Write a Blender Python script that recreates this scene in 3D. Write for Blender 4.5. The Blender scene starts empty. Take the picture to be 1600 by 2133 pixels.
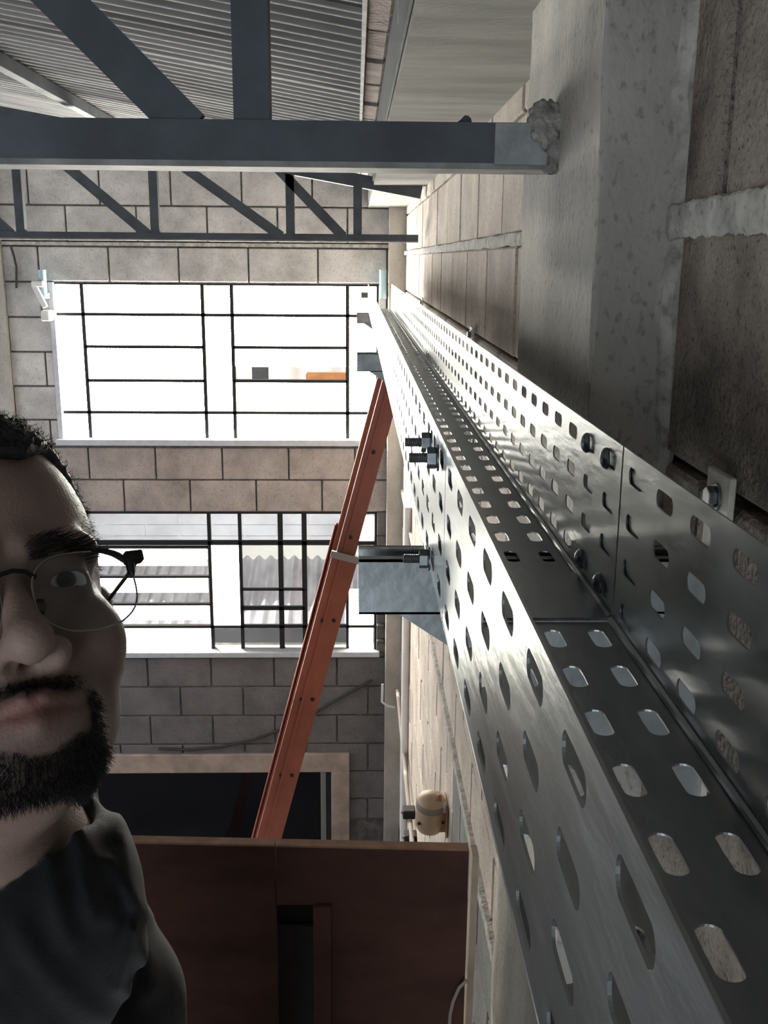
import bpy, math, random
import numpy as np
from mathutils import Vector, Matrix

random.seed(7)
rng = np.random.default_rng(7)
SC = bpy.context.scene
COL = SC.collection

# ------------------------------------------------------------------ camera
FPX, CX, CY, ROLL = 2100.0, 800.0, 1066.5, 0.008
VPX, VPY = 742.0, 540.0            # where lines along the right-hand wall meet


def camera_axes():
    ox, oy = VPX - CX, VPY - CY
    c, s = math.cos(ROLL), math.sin(ROLL)
    x, y = ox * c + oy * s, -ox * s + oy * c
    th = math.atan(-y / FPX)
    ps = math.atan(-x * math.cos(th) / FPX)
    w = np.array([math.sin(ps) * math.cos(th), math.cos(ps) * math.cos(th), -math.sin(th)])
    r = np.array([math.cos(ps), -math.sin(ps), 0.0])
    u = np.cross(r, w)
    return r * c + u * s, u * c - r * s, w


CR, CU, CW = camera_axes()


def at(x, y, X=None, Y=None, Z=None):
    """point of the place seen at photo pixel (x, y) on the plane X=, Y= or Z= (camera stands at 0,0,0)"""
    d = CW + CR * (x - CX) / FPX - CU * (y - CY) / FPX
    t = X / d[0] if X is not None else (Y / d[1] if Y is not None else Z / d[2])
    return d * t


cam_data = bpy.data.cameras.new('camera')
cam = bpy.data.objects.new('camera', cam_data)
COL.objects.link(cam)
cam.matrix_world = Matrix(((CR[0], CU[0], -CW[0], 0), (CR[1], CU[1], -CW[1], 0), (CR[2], CU[2], -CW[2], 0), (0, 0, 0, 1)))
cam_data.sensor_fit = 'HORIZONTAL'
cam_data.sensor_width = 36.0
cam_data.lens = FPX / 1600.0 * 36.0
cam_data.clip_start = 0.02
cam_data.clip_end = 200
cam_data.dof.use_dof = False
cam_data.dof.focus_distance = 0.8
cam_data.dof.aperture_fstop = 40
SC.camera = cam

# ------------------------------------------------------------------ sky, sun, exposure
world = bpy.data.worlds.new('world')
SC.world = world
world.use_nodes = True
wn = world.node_tree
wn.nodes.clear()
sky = wn.nodes.new('ShaderNodeTexSky')
sky.sky_type = 'HOSEK_WILKIE'
sky.sun_direction = (-0.35, 0.55, 0.76)
sky.turbidity = 3.5
bg = wn.nodes.new('ShaderNodeBackground')
bg.inputs['Strength'].default_value = 0.9
wo = wn.nodes.new('ShaderNodeOutputWorld')
wn.links.new(sky.outputs[0], bg.inputs[0])
wn.links.new(bg.outputs[0], wo.inputs[0])

sun_data = bpy.data.lights.new('sun', 'SUN')
sun_data.energy = 5.0
sun_data.angle = 0.01
sun_data.color = (1.0, 0.95, 0.86)
sun = bpy.data.objects.new('sun', sun_data)
COL.objects.link(sun)
sun.rotation_euler = Vector((-0.35, 0.55, 0.76)).to_track_quat('Z', 'Y').to_euler()

PANE_L = 30.0          # daylight glowing in the ribbed frosted panes of the end wall
FILL_SIDE_L = 3.2           # glow of the unseen fill window added on the left wall
FILL_REAR_L = 2.1  # glow of the unseen fill window added behind the camera
SC.view_settings.view_transform = 'Standard'
SC.view_settings.look = 'None'
SC.view_settings.gamma = 1.0
SC.view_settings.use_curve_mapping = False
SC.view_settings.exposure = 0.42
SC.cycles.use_denoising = True
SC.cycles.max_bounces = 7
SC.cycles.diffuse_bounces = 3
SC.cycles.glossy_bounces = 4
SC.cycles.transparent_max_bounces = 12
SC.cycles.sample_clamp_indirect = 6.0
SC.cycles.caustics_reflective = False
SC.cycles.caustics_refractive = False

# ------------------------------------------------------------------ materials
MATS = {}


def mat(name, col, rough=0.8, metal=0.0, var=0.0, scale=8.0, col2=None, bump=0.0, bump_scale=60.0, spec=0.4,
        stretch=(1, 1, 1), pits=0.0, pit_scale=120.0, detail=6.0, contrast=(0.35, 0.65), rough_var=0.0, attr=None):
    m = bpy.data.materials.new(name)
    m.use_nodes = True
    nt = m.node_tree
    b = nt.nodes['Principled BSDF']
    b.inputs['Roughness'].default_value = rough
    b.inputs['Metallic'].default_value = metal
    b.inputs['Specular IOR Level'].default_value = spec
    b.inputs['Base Color'].default_value = (*col, 1)
    tc = nt.nodes.new('ShaderNodeTexCoord')
    mp = nt.nodes.new('ShaderNodeMapping')
    mp.inputs['Scale'].default_value = stretch
    nt.links.new(tc.outputs['Object'], mp.inputs[0])
    src = None
    if var > 0 or col2 is not None:
        n = nt.nodes.new('ShaderNodeTexNoise')
        n.inputs['Scale'].default_value = scale
        n.inputs['Detail'].default_value = detail
        n.inputs['Roughness'].default_value = 0.62
        nt.links.new(mp.outputs[0], n.inputs['Vector'])
        r = nt.nodes.new('ShaderNodeValToRGB')
        r.color_ramp.elements[0].position = contrast[0]
        r.color_ramp.elements[1].position = contrast[1]
        c2 = col2 if col2 is not None else tuple(max(0, c * (1 - var)) for c in col)
        c1 = col if col2 is not None else tuple(min(1, c * (1 + var * 0.6)) for c in col)
        r.color_ramp.elements[0].color = (*c2, 1)
        r.color_ramp.elements[1].color = (*c1, 1)
        nt.links.new(n.outputs[0], r.inputs[0])
        src = r.outputs[0]
        if rough_var > 0:
            mr = nt.nodes.new('ShaderNodeMapRange')
            mr.inputs['To Min'].default_value = max(0.02, rough - rough_var)
            mr.inputs['To Max'].default_value = min(1, rough + rough_var)
            nt.links.new(n.outputs[0], mr.inputs[0])
            nt.links.new(mr.outputs[0], b.inputs['Roughness'])
    if pits > 0:
        v = nt.nodes.new('ShaderNodeTexNoise')
        v.inputs['Scale'].default_value = pit_scale
        v.inputs['Detail'].default_value = 2
        nt.links.new(mp.outputs[0], v.inputs['Vector'])
        pr = nt.nodes.new('ShaderNodeValToRGB')
        pr.color_ramp.elements[0].position = 0.30
        pr.color_ramp.elements[1].position = 0.42
        pr.color_ramp.elements[0].color = (1 - pits, 1 - pits, 1 - pits, 1)
        pr.color_ramp.elements[1].color = (1, 1, 1, 1)
        nt.links.new(v.outputs[0], pr.inputs[0])
        mx = nt.nodes.new('ShaderNodeMix')
        mx.data_type = 'RGBA'
        mx.blend_type = 'MULTIPLY'
        mx.inputs[0].default_value = 1.0
        if src is not None:
            nt.links.new(src, mx.inputs[6])
        else:
            mx.inputs[6].default_value = (*col, 1)
        nt.links.new(pr.outputs[0], mx.inputs[7])
        src = mx.outputs[2]
    if attr is not None:                      # the thing's own colour, stored per vertex
        at_ = nt.nodes.new('ShaderNodeAttribute')
        at_.attribute_name = attr
        if src is not None:
            mx = nt.nodes.new('ShaderNodeMix')
            mx.data_type = 'RGBA'
            mx.blend_type = 'MULTIPLY'
            mx.inputs[0].default_value = 1.0
            nt.links.new(src, mx.inputs[6])
            nt.links.new(at_.outputs['Color'], mx.inputs[7])
            src = mx.outputs[2]
        else:
            src = at_.outputs['Color']
    if src is not None:
        nt.links.new(src, b.inputs['Base Color'])
    if bump > 0:
        bn = nt.nodes.new('ShaderNodeTexNoise')
        bn.inputs['Scale'].default_value = bump_scale
        bn.inputs['Detail'].default_value = 4
        nt.links.new(mp.outputs[0], bn.inputs['Vector'])
        bp = nt.nodes.new('ShaderNodeBump')
        bp.inputs['Strength'].default_value = bump
        bp.inputs['Distance'].default_value = 0.01
        nt.links.new(bn.outputs[0], bp.inputs['Height'])
        nt.links.new(bp.outputs[0], b.inputs['Normal'])
    MATS[name] = m
    return m


def emit_mat(name, col, strength, rib=0.0, rib_scale=120.0):
    m = bpy.data.materials.new(name)
    m.use_nodes = True
    nt = m.node_tree
    nt.nodes.clear()
    e = nt.nodes.new('ShaderNodeEmission')
    e.inputs[0].default_value = (*col, 1)
    e.inputs[1].default_value = strength
    o = nt.nodes.new('ShaderNodeOutputMaterial')
    nt.links.new(e.outputs[0], o.inputs[0])
    MATS[name] = m
    return m


def glass_mat(name, tint=(1, 1, 1), gloss=0.08, rough=0.02):
    m = bpy.data.materials.new(name)
    m.use_nodes = True
    nt = m.node_tree
    nt.nodes.clear()
    t = nt.nodes.new('ShaderNodeBsdfTransparent')
    t.inputs[0].default_value = (*tint, 1)
    g = nt.nodes.new('ShaderNodeBsdfGlossy')
    g.inputs['Roughness'].default_value = rough
    f = nt.nodes.new('ShaderNodeFresnel')
    f.inputs[0].default_value = 1.45
    mx = nt.nodes.new('ShaderNodeMixShader')
    o = nt.nodes.new('ShaderNodeOutputMaterial')
    nt.links.new(f.outputs[0], mx.inputs[0])
    nt.links.new(t.outputs[0], mx.inputs[1])
    nt.links.new(g.outputs[0], mx.inputs[2])
    nt.links.new(mx.outputs[0], o.inputs[0])
    MATS[name] = m
    return m


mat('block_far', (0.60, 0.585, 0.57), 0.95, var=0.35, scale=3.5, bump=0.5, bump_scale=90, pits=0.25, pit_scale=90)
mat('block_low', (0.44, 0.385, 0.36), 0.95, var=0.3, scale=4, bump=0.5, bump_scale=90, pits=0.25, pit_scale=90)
mat('block_shaded', (0.18, 0.168, 0.168), 0.95, var=0.25, scale=4, bump=0.5, bump_scale=90, pits=0.25, pit_scale=90)  # dim light low on the end wall, put into the block colour
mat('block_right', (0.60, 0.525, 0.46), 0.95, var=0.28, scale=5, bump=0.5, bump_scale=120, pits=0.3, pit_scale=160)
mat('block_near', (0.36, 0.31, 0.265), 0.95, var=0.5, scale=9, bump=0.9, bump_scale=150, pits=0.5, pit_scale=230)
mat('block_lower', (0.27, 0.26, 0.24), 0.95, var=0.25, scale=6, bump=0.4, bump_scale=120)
mat('mortar', (0.17, 0.16, 0.15), 0.97, var=0.4, scale=20, bump=0.7, bump_scale=150)
mat('mortar_light', (0.52, 0.50, 0.46), 0.95, var=0.35, scale=30, bump=0.5, bump_scale=70, pits=0.25, pit_scale=120)
mat('plaster', (0.50, 0.475, 0.43), 0.93, var=0.22, scale=6, bump=0.25, bump_scale=130, pits=0.3, pit_scale=150, stretch=(1, 1, 0.7))
mat('plaster_pink', (0.45, 0.36, 0.31), 0.93, var=0.25, scale=7, bump=0.3, bump_scale=100)
mat('mortar_smear', (0.38, 0.37, 0.345), 0.95, var=0.5, scale=60, bump=0.6, bump_scale=120)
mat('soffit', (0.34, 0.335, 0.31), 0.9, var=0.25, scale=2.5, bump=0.25, bump_scale=70, stretch=(1, 4, 1))
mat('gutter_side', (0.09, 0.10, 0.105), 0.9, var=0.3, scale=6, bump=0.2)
mat('brick_red', (0.42, 0.35, 0.32), 0.95, var=0.35, scale=14, bump=0.6, bump_scale=90)
mat('steel_paint', (0.105, 0.12, 0.14), 0.6, var=0.25, scale=9, bump=0.12, bump_scale=50, spec=0.35)
mat('steel_edge', (0.36, 0.36, 0.35), 0.7, var=0.35, scale=20)
mat('roof_sheet', (0.27, 0.27, 0.275), 0.75, var=0.45, scale=2.2, stretch=(0.5, 3.0, 1), bump=0.1, bump_scale=40)
mat('galv', (0.44, 0.465, 0.47), 0.33, metal=0.85, var=0.22, scale=18, stretch=(1, 0.25, 1), bump=0.05, bump_scale=160, spec=0.5, rough_var=0.1)
mat('galv_plain', (0.42, 0.46, 0.47), 0.42, metal=0.75, var=0.2, scale=30, bump=0.05, bump_scale=120)
mat('zinc_bolt', (0.30, 0.33, 0.35), 0.3, metal=0.95, var=0.25, scale=150)
mat('zinc_plate', (0.78, 0.75, 0.66), 0.5, metal=0.0, var=0.15, scale=40)
mat('ladder_orange', (0.55, 0.185, 0.125), 0.55, var=0.22, scale=5, bump=0.06, bump_scale=60)
mat('ladder_dark', (0.40, 0.15, 0.11), 0.6, var=0.22, scale=5)
mat('alu', (0.55, 0.55, 0.53), 0.4, metal=0.9)
mat('rivet', (0.05, 0.045, 0.04), 0.5, metal=0.3)
mat('ply', (0.135, 0.058, 0.042), 0.75, col2=(0.06, 0.027, 0.02), scale=6, stretch=(1, 1, 2.2), detail=9, contrast=(0.28, 0.72), bump=0.1, bump_scale=40)
mat('ply_edge', (0.40, 0.23, 0.15), 0.85, var=0.3, scale=30)
mat('wood_pale', (0.58, 0.47, 0.36), 0.85, var=0.25, scale=12)
mat('grey_metal_dark', (0.05, 0.05, 0.05), 0.6, var=0.2, scale=6)
mat('black_rubber', (0.012, 0.012, 0.012), 0.6)
mat('beige_plastic', (0.62, 0.47, 0.33), 0.45, var=0.1, scale=20)
mat('beige_bracket', (0.50, 0.27, 0.17), 0.6, var=0.15, scale=20)
mat('grey_plastic', (0.33, 0.29, 0.26), 0.5)
mat('white_paint', (0.78, 0.78, 0.78), 0.5, var=0.08, scale=10)
mat('blue_plastic', (0.45, 0.62, 0.70), 0.4)
mat('win_frame', (0.60, 0.61, 0.66), 0.5, metal=0.2, var=0.1, scale=20)
mat('win_bar', (0.012, 0.012, 0.013), 0.6)
mat('floor_conc', (0.25, 0.24, 0.23), 0.9, var=0.3, scale=1.5)
mat('dark_room', (0.02, 0.022, 0.028), 0.8, var=0.4, scale=2)
mat('cable_dark', (0.05, 0.045, 0.045), 0.6)
mat('cable_grey', (0.45, 0.40, 0.38), 0.6)
mat('ext_roof', (0.80, 0.76, 0.70), 0.8, var=0.12, scale=2)
mat('ext_roof_grey', (0.50, 0.49, 0.53), 0.85, var=0.35, scale=3, stretch=(1, 0.4, 1))
mat('ext_white', (0.80, 0.80, 0.78), 0.8, var=0.06, scale=3)
mat('ext_block', (0.62, 0.64, 0.72), 0.9, var=0.15, scale=3)
mat('ext_tile', (0.75, 0.33, 0.14), 0.8, var=0.2, scale=9)
mat('ext_dark', (0.10, 0.11, 0.12), 0.8, var=0.2, scale=3)
emit_mat('pane_lit', (1.0, 0.965, 0.86), PANE_L)
emit_mat('pane_lit_low', (1.0, 0.955, 0.82), 13.0)
emit_mat('fill_pane_side', (0.90, 0.95, 1.0), FILL_SIDE_L)
emit_mat('fill_pane_rear', (0.84, 0.92, 1.0), FILL_REAR_L)
glass_mat('glass_clear', (0.96, 0.97, 0.97))
glass_mat('glass_dark', (0.35, 0.37, 0.42))


# ------------------------------------------------------------------ mesh helpers
class MB:
    def __init__(self):
        self.v, self.f = [], []

    def add(self, vs, fs):
        o = len(self.v)
        self.v += [tuple(map(float, p)) for p in vs]
        self.f += [tuple(i + o for i in f) for f in fs]
        return self

    def box(self, x0, x1, y0, y1, z0, z1, ch=0.0):
        if ch <= 0:
            vs = [(x, y, z) for z in (z0, z1) for y in (y0, y1) for x in (x0, x1)]
            return self.add(vs, [(0, 2, 3, 1), (4, 5, 7, 6), (0, 1, 5, 4), (2, 6, 7, 3), (0, 4, 6, 2), (1, 3, 7, 5)])
        return self.obox(((x0 + x1) / 2, (y0 + y1) / 2, (z0 + z1) / 2), (1, 0, 0), (0, 1, 0), (x1 - x0) / 2, (y1 - y0) / 2, (z1 - z0) / 2, ch)

    def obox(self, c, ax, ay, hx, hy, hz, ch=0.0):
        """oriented box, half sizes along ax, ay and their cross product; ch bevels every edge"""
        c, ax, ay = Vector(c), Vector(ax).normalized(), Vector(ay).normalized()
        az = ax.cross(ay)
        if ch <= 0:
            vs = [c + ax * hx * i + ay * hy * j + az * hz * k for k in (-1, 1) for j in (-1, 1) for i in (-1, 1)]
            return self.add(vs, [(0, 2, 3, 1), (4, 5, 7, 6), (0, 1, 5, 4), (2, 6, 7, 3), (0, 4, 6, 2), (1, 3, 7, 5)])
        vs, idx = [], {}
        for k in (-1, 1):
            for j in (-1, 1):
                for i in (-1, 1):
                    for a in range(3):
                        h = [hx - ch, hy - ch, hz - ch]
                        h[a] += ch
                        idx[(i, j, k, a)] = len(vs)
                        vs.append(c + ax * h[0] * i + ay * h[1] * j + az * h[2] * k)
        fs = []
        sg = [(-1, -1), (1, -1), (1, 1), (-1, 1)]
        for s in (-1, 1):
            q = [idx[(s, a, b, 0)] for a, b in sg]; fs.append(tuple(q if s > 0 else q[::-1]))
            q = [idx[(b, s, a, 1)] for a, b in sg]; fs.append(tuple(q if s > 0 else q[::-1]))
            q = [idx[(a, b, s, 2)] for a, b in sg]; fs.append(tuple(q if s > 0 else q[::-1]))
        for s in (-1, 1):
            for t in (-1, 1):
                a = [idx[(-1, s, t, 1)], idx[(1, s, t, 1)], idx[(1, s, t, 2)], idx[(-1, s, t, 2)]]
                fs.append(tuple(a if s * t < 0 else a[::-1]) if False else tuple(a[::-1] if s * t < 0 else a))
                a = [idx[(s, -1, t, 0)], idx[(s, 1, t, 0)], idx[(s, 1, t, 2)], idx[(s, -1, t, 2)]]
                fs.append(tuple(a if s * t > 0 else a[::-1]) if False else tuple(a[::-1] if s * t > 0 else a))
                a = [idx[(s, t, -1, 0)], idx[(s, t, 1, 0)], idx[(s, t, 1, 1)], idx[(s, t, -1, 1)]]
                fs.append(tuple(a[::-1] if s * t < 0 else a))
        for i in (-1, 1):
            for j in (-1, 1):
                for k in (-1, 1):
                    t = [idx[(i, j, k, 0)], idx[(i, j, k, 1)], idx[(i, j, k, 2)]]
                    fs.append(tuple(t if i * j * k > 0 else t[::-1]))
        return self.add(vs, fs)

    def bar(self, p0, p1, w, h, up=(0, 0, 1), ch=0.0):
        """straight bar of section w (sideways) x h (along up)"""
        p0, p1 = Vector(p0), Vector(p1)
        d = (p1 - p0)
        L = d.length
        d.normalize()
        u = Vector(up)
        s = d.cross(u).normalized()
        u = s.cross(d).normalized()
        return self.obox((p0 + p1) / 2, d, s * -1, L / 2, w / 2, h / 2, ch) if False else self.obox((p0 + p1) / 2, s, d, w / 2, L / 2, h / 2, ch)

    def tube(self, pts, r, n=10, caps=True):
        pts = [Vector(p) for p in pts]
        rs = r if isinstance(r, (list, tuple)) else [r] * len(pts)
        vs, fs = [], []
        ref = None
        for i, p in enumerate(pts):
            d = (pts[min(i + 1, len(pts) - 1)] - pts[max(i - 1, 0)]).normalized()
            if ref is None:
                ref = Vector((0, 0, 1)) if abs(d.z) < 0.9 else Vector((1, 0, 0))
            a = d.cross(ref).normalized()
            b = a.cross(d).normalized()
            ref = b
            for k in range(n):
                t = 2 * math.pi * k / n
                vs.append(p + (a * math.cos(t) + b * math.sin(t)) * rs[i])
        for i in range(len(pts) - 1):
            for k in range(n):
                k2 = (k + 1) % n
                fs.append((i * n + k, i * n + k2, (i + 1) * n + k2, (i + 1) * n + k))
        if caps:
            fs.append(tuple(range(n))[::-1])
            fs.append(tuple(range((len(pts) - 1) * n, len(pts) * n)))
        return self.add(vs, fs)

    def lathe(self, o, axis, prof, n=24):
        """prof: (distance along axis, radius) pairs"""
        o, axis = Vector(o), Vector(axis).normalized()
        ref = Vector((0, 0, 1)) if abs(axis.z) < 0.9 else Vector((1, 0, 0))
        a = axis.cross(ref).normalized()
        b = axis.cross(a).normalized()
        vs, fs = [], []
        for h, r in prof:
            for k in range(n):
                t = 2 * math.pi * k / n
                vs.append(o + axis * h + (a * math.cos(t) + b * math.sin(t)) * max(r, 1e-5))
        m = len(prof)
        for i in range(m - 1):
            for k in range(n):
                k2 = (k + 1) % n
                fs.append((i * n + k, i * n + k2, (i + 1) * n + k2, (i + 1) * n + k))
        fs.append(tuple(range(n))[::-1])
        fs.append(tuple(range((m - 1) * n, m * n)))
        return self.add(vs, fs)

    def prism(self, poly, axis, a, b):
        """poly of (u, v) extruded from a to b along axis 0, 1 or 2"""
        n = len(poly)

        def mk(u, v, w):
            return (w, u, v) if axis == 0 else ((u, w, v) if axis == 1 else (u, v, w))
        vs = [mk(u, v, a) for u, v in poly] + [mk(u, v, b) for u, v in poly]
        fs = [tuple(range(n))[::-1], tuple(range(n, 2 * n))]
        fs += [(i, (i + 1) % n, n + (i + 1) % n, n + i) for i in range(n)]
        return self.add(vs, fs)

    def build(self, name, m, parent=None, smooth=False, loc=None):
        me = bpy.data.meshes.new(name)
        me.from_pydata(self.v, [], self.f)
        return finish(name, me, m, parent, smooth)


def finish(name, me, m, parent=None, smooth=False, angle=35):
    import bmesh
    bm = bmesh.new()
    bm.from_mesh(me)
    bmesh.ops.recalc_face_normals(bm, faces=bm.faces)
    bm.to_mesh(me)
    bm.free()
    o = bpy.data.objects.new(name, me)
    COL.objects.link(o)
    me.materials.append(MATS[m] if isinstance(m, str) else m)
    if smooth:
        me.shade_smooth()
        if angle < 180:
            me.set_sharp_from_angle(angle=math.radians(angle))
    if parent is not None:
        o.parent = parent
    return o


def empty(name, label=None, cat=None, group=None, kind=None, loc=(0, 0, 0)):
    o = bpy.data.objects.new(name, None)
    COL.objects.link(o)
    o.empty_display_size = 0.05
    tag(o, label, cat, group, kind)
    return o


def tag(o, label=None, cat=None, group=None, kind=None):
    if label: o['label'] = label
    if cat: o['category'] = cat
    if group: o['group'] = group
    if kind: o['kind'] = kind
    return o


def bx(name, m, parent, x0, x1, y0, y1, z0, z1, ch=0.0):
    return MB().box(min(x0, x1), max(x0, x1), min(y0, y1), max(y0, y1), min(z0, z1), max(z0, z1), ch).build(name, m, parent)


FLOOR = -5.5
WX = 0.28        # face of the right-hand wall
YF = 6.0         # face of the end wall

# ------------------------------------------------------------------ the setting
def struct(o, label):
    o['kind'] = 'structure'
    o['label'] = label
    return o


struct(bx('floor', 'floor_conc', None, -4.6, WX + 0.2, -3.4, YF + 0.2, FLOOR - 0.2, FLOOR), 'grey concrete workshop floor far below')

# windows of the end wall (inner openings)
W1 = (at(100, 585, Y=YF)[0], 0.132, -1.075, -0.142)       # x0, x1, z0, z1
W2 = (at(150, 1068, Y=YF)[0], 0.130, -2.43, -1.505)
D1 = (-2.3, at(690, 1605, Y=YF)[0], FLOOR, at(690, 1605, Y=YF)[2])
HOLES = [W1, W2, D1]


def backing_with_holes(name, m, x0, x1, z0, z1, y0, y1, holes):
    mb = MB()
    zs = sorted({z0, z1, *[h[2] for h in holes], *[h[3] for h in holes]})
    for a, b in zip(zs[:-1], zs[1:]):
        cur = x0
        for h in sorted([h for h in holes if h[2] <= a + 1e-6 and h[3] >= b - 1e-6]):
            if h[0] > cur:
                mb.box(cur, h[0], y0, y1, a, b)
            cur = h[1]
        if cur < x1:
            mb.box(cur, x1, y0, y1, a, b)
    return mb.build(name, m)


wall_far = backing_with_holes('wall_far', 'mortar', -4.6, WX + 0.2, FLOOR, 1.6, YF + 0.010, YF + 0.19, HOLES)
struct(wall_far, 'end wall of grey concrete blocks with two large windows')


def course_blocks(wall, holes, x0, x1, zr0, zr1, z_origin, joint_ref, m, seed):
    """running-bond blocks 0.39 x 0.19 on the end wall, cut round the openings"""
    r = random.Random(seed)
    k0, k1 = math.floor((zr0 - z_origin) / 0.2), math.ceil((zr1 - z_origin) / 0.2)
    for k in range(k0, k1):
        za, zb = z_origin + k * 0.2 + 0.005, z_origin + (k + 1) * 0.2 - 0.005
        za, zb = max(za, zr0), min(zb, zr1)
        if zb - za < 0.03:
            continue
        off = joint_ref + (0.2 if k % 2 else 0.0)
        n0, n1 = math.floor((x0 - off) / 0.4), math.ceil((x1 - off) / 0.4)
        for n in range(n0, n1):
            xa, xb = max(off + n * 0.4 + 0.005, x0), min(off + (n + 1) * 0.4 - 0.005, x1)
            segs = [(xa, xb)]
            for h in holes:
                if za < h[3] - 0.01 and zb > h[2] + 0.01:
                    new = []
                    for a, b in segs:
                        if h[1] <= a or h[0] >= b:
                            new.append((a, b))
                        else:
                            if h[0] > a: new.append((a, h[0]))
                            if h[1] < b: new.append((h[1], b))
                    segs = new
            for a, b in segs:
                if b - a < 0.025:
                    continue
                j = r.uniform(-0.002, 0.002)
                bx('block', m, wall, a, b, YF - 0.003 + j, YF + 0.03, za, zb, 0.004)


XL = -2.02   # inner edge of the left plaster pilaster
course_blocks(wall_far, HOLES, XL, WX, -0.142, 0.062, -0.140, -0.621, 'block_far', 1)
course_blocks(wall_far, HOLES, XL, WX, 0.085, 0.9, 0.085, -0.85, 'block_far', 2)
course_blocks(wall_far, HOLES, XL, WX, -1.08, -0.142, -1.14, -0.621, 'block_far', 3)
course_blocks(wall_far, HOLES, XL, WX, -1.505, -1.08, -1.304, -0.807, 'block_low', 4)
course_blocks(wall_far, HOLES, XL, WX, -3.6, -1.505, -2.655, -0.52, 'block_shaded', 5)
bx('bond_beam', 'mortar_light', wall_far, XL, WX, YF - 0.02, YF + 0.03, 0.064, 0.083)

p = bx('wall_far_pilaster', 'plaster', None, -2.7, XL, YF - 0.03, YF + 0.03, FLOOR, 1.0)
struct(p, 'smooth grey plastered pilaster at the left end of the block wall')
p = bx('corner_pilaster', 'plaster', None, 0.186, WX, YF - 0.16, YF + 0.0, FLOOR, 0.30)
struct(p, 'narrow plastered pilaster in the far right corner')

wall_right = bx('wall_right', 'mortar', None, WX + 0.014, WX + 0.2, -3.4, YF + 0.2, FLOOR, 0.9)
struct(wall_right, 'long right-hand wall of beige concrete blocks')
PY0, PY1, PX = 0.897, 1.302, 0.207
bkmesh = {}


def right_block(ya, yb, za, zb, m):
    bx('block', m, wall_right, WX + random.uniform(-0.002, 0.001), WX + 0.03, ya, yb, za, zb, 0.004)


def right_course(za, zb, y0, y1, ref, mfun):
    n0, n1 = math.floor((y0 - ref) / 0.4), math.ceil((y1 - ref) / 0.4)
    for n in range(n0, n1):
        ya, yb = max(ref + n * 0.4 + 0.008, y0), min(ref + (n + 1) * 0.4 - 0.008, y1)
        segs = [(ya, yb)]
        if ya < PY1 and yb > PY0:
            segs = [(ya, PY0)] if ya < PY0 else []
            if yb > PY1: segs.append((PY1, yb))
        for a, b in segs:
            if b - a > 0.03:
                right_block(a, b, za, zb, mfun(a, za))


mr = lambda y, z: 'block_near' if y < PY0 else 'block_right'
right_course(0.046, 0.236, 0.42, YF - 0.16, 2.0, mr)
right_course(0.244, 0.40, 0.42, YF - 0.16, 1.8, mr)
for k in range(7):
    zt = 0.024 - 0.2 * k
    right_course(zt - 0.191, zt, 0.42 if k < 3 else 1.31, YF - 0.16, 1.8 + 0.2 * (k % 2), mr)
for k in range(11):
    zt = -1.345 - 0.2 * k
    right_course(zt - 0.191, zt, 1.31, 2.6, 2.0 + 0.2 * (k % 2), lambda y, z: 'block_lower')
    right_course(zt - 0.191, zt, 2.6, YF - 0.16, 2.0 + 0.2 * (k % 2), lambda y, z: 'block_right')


def rough_band(name, m, parent, y0, y1, z0, z1, depth, seed, n=60):
    """hand-laid strip of mortar standing proud of the wall: flat face, ragged arrises"""
    r = random.Random(seed)
    ph = [r.uniform(0, 6) for _ in range(8)]
    rows = []
    for i in range(n + 1):
        y = y0 + (y1 - y0) * i / n
        w = lambda q: sum(math.sin(y * f * 23 + ph[j] + q) for j, f in enumerate((1, 2.3, 4.7, 9.1))) / 4 + r.uniform(-0.5, 0.5)
        zb, zt = z0 + 0.0022 * w(0), z1 + 0.0018 * w(2)
        d = depth * (1 + 0.12 * w(4))
        rows.append([(WX + 0.01, y, zb + 0.002), (WX - d * 0.75, y, zb), (WX - d, y, zb + (zt - zb) * 0.22), (WX - d * (0.97 + 0.04 * w(5)), y, zb + (zt - zb) * 0.55),
                     (WX - d * 0.95, y, zt - 0.0025), (WX - d * 0.8, y, zt), (WX + 0.01, y, zt + 0.001)])
    vs = [p for row in rows for p in row]
    fs = [(i * 7 + k, i * 7 + k + 1, (i + 1) * 7 + k + 1, (i + 1) * 7 + k) for i in range(n) for k in range(6)]
    return MB().add(vs, fs).build(name, m, parent, smooth=True)


rough_band('bond_ledge', 'mortar_light', wall_right, PY1, YF - 0.16, 0.024, 0.046, 0.012, 3, 90)
rough_band('bond_ledge', 'mortar_light', wall_right, 0.42, PY0, 0.019, 0.048, 0.013, 4, 150)
rough_band('bond_ledge', 'mortar_light', wall_right, PY1, YF - 0.16, -1.345, -1.322, 0.014, 5, 90)

# plastered pilaster beside the tray: slightly wavy faces and rounded arrises
mb = MB()
prof = [(WX + 0.01, PY0), (PX + 0.004, PY0), (PX + 0.0012, PY0 + 0.0012), (PX, PY0 + 0.004), (PX, PY1 - 0.008), (PX + 0.006, PY1), (WX + 0.01, PY1)]
zs = [FLOOR] + list(np.linspace(-1.6, 0.45, 60))
vs, fs = [], []
for i, z in enumerate(zs):
    for j, (x, y) in enumerate(prof):
        w = 0.0018 * (math.sin(z * 11 + j) + math.sin(z * 27 + 2 * j) * 0.6)
        vs.append((x + (w if j in (1, 2, 3, 4, 5) else 0), y + (w * 0.8 if j in (1, 2, 3) else 0), z))
m_ = len(prof)
for i in range(len(zs) - 1):
    for j in range(m_ - 1):
        fs.append((i * m_ + j, i * m_ + j + 1, (i + 1) * m_ + j + 1, (i + 1) * m_ + j))
mb.add(vs, fs)
pil = mb.build('concrete_pilaster', 'plaster', None, smooth=True)
struct(pil, 'plastered concrete pilaster on the right wall where the steel beam ends')
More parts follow.
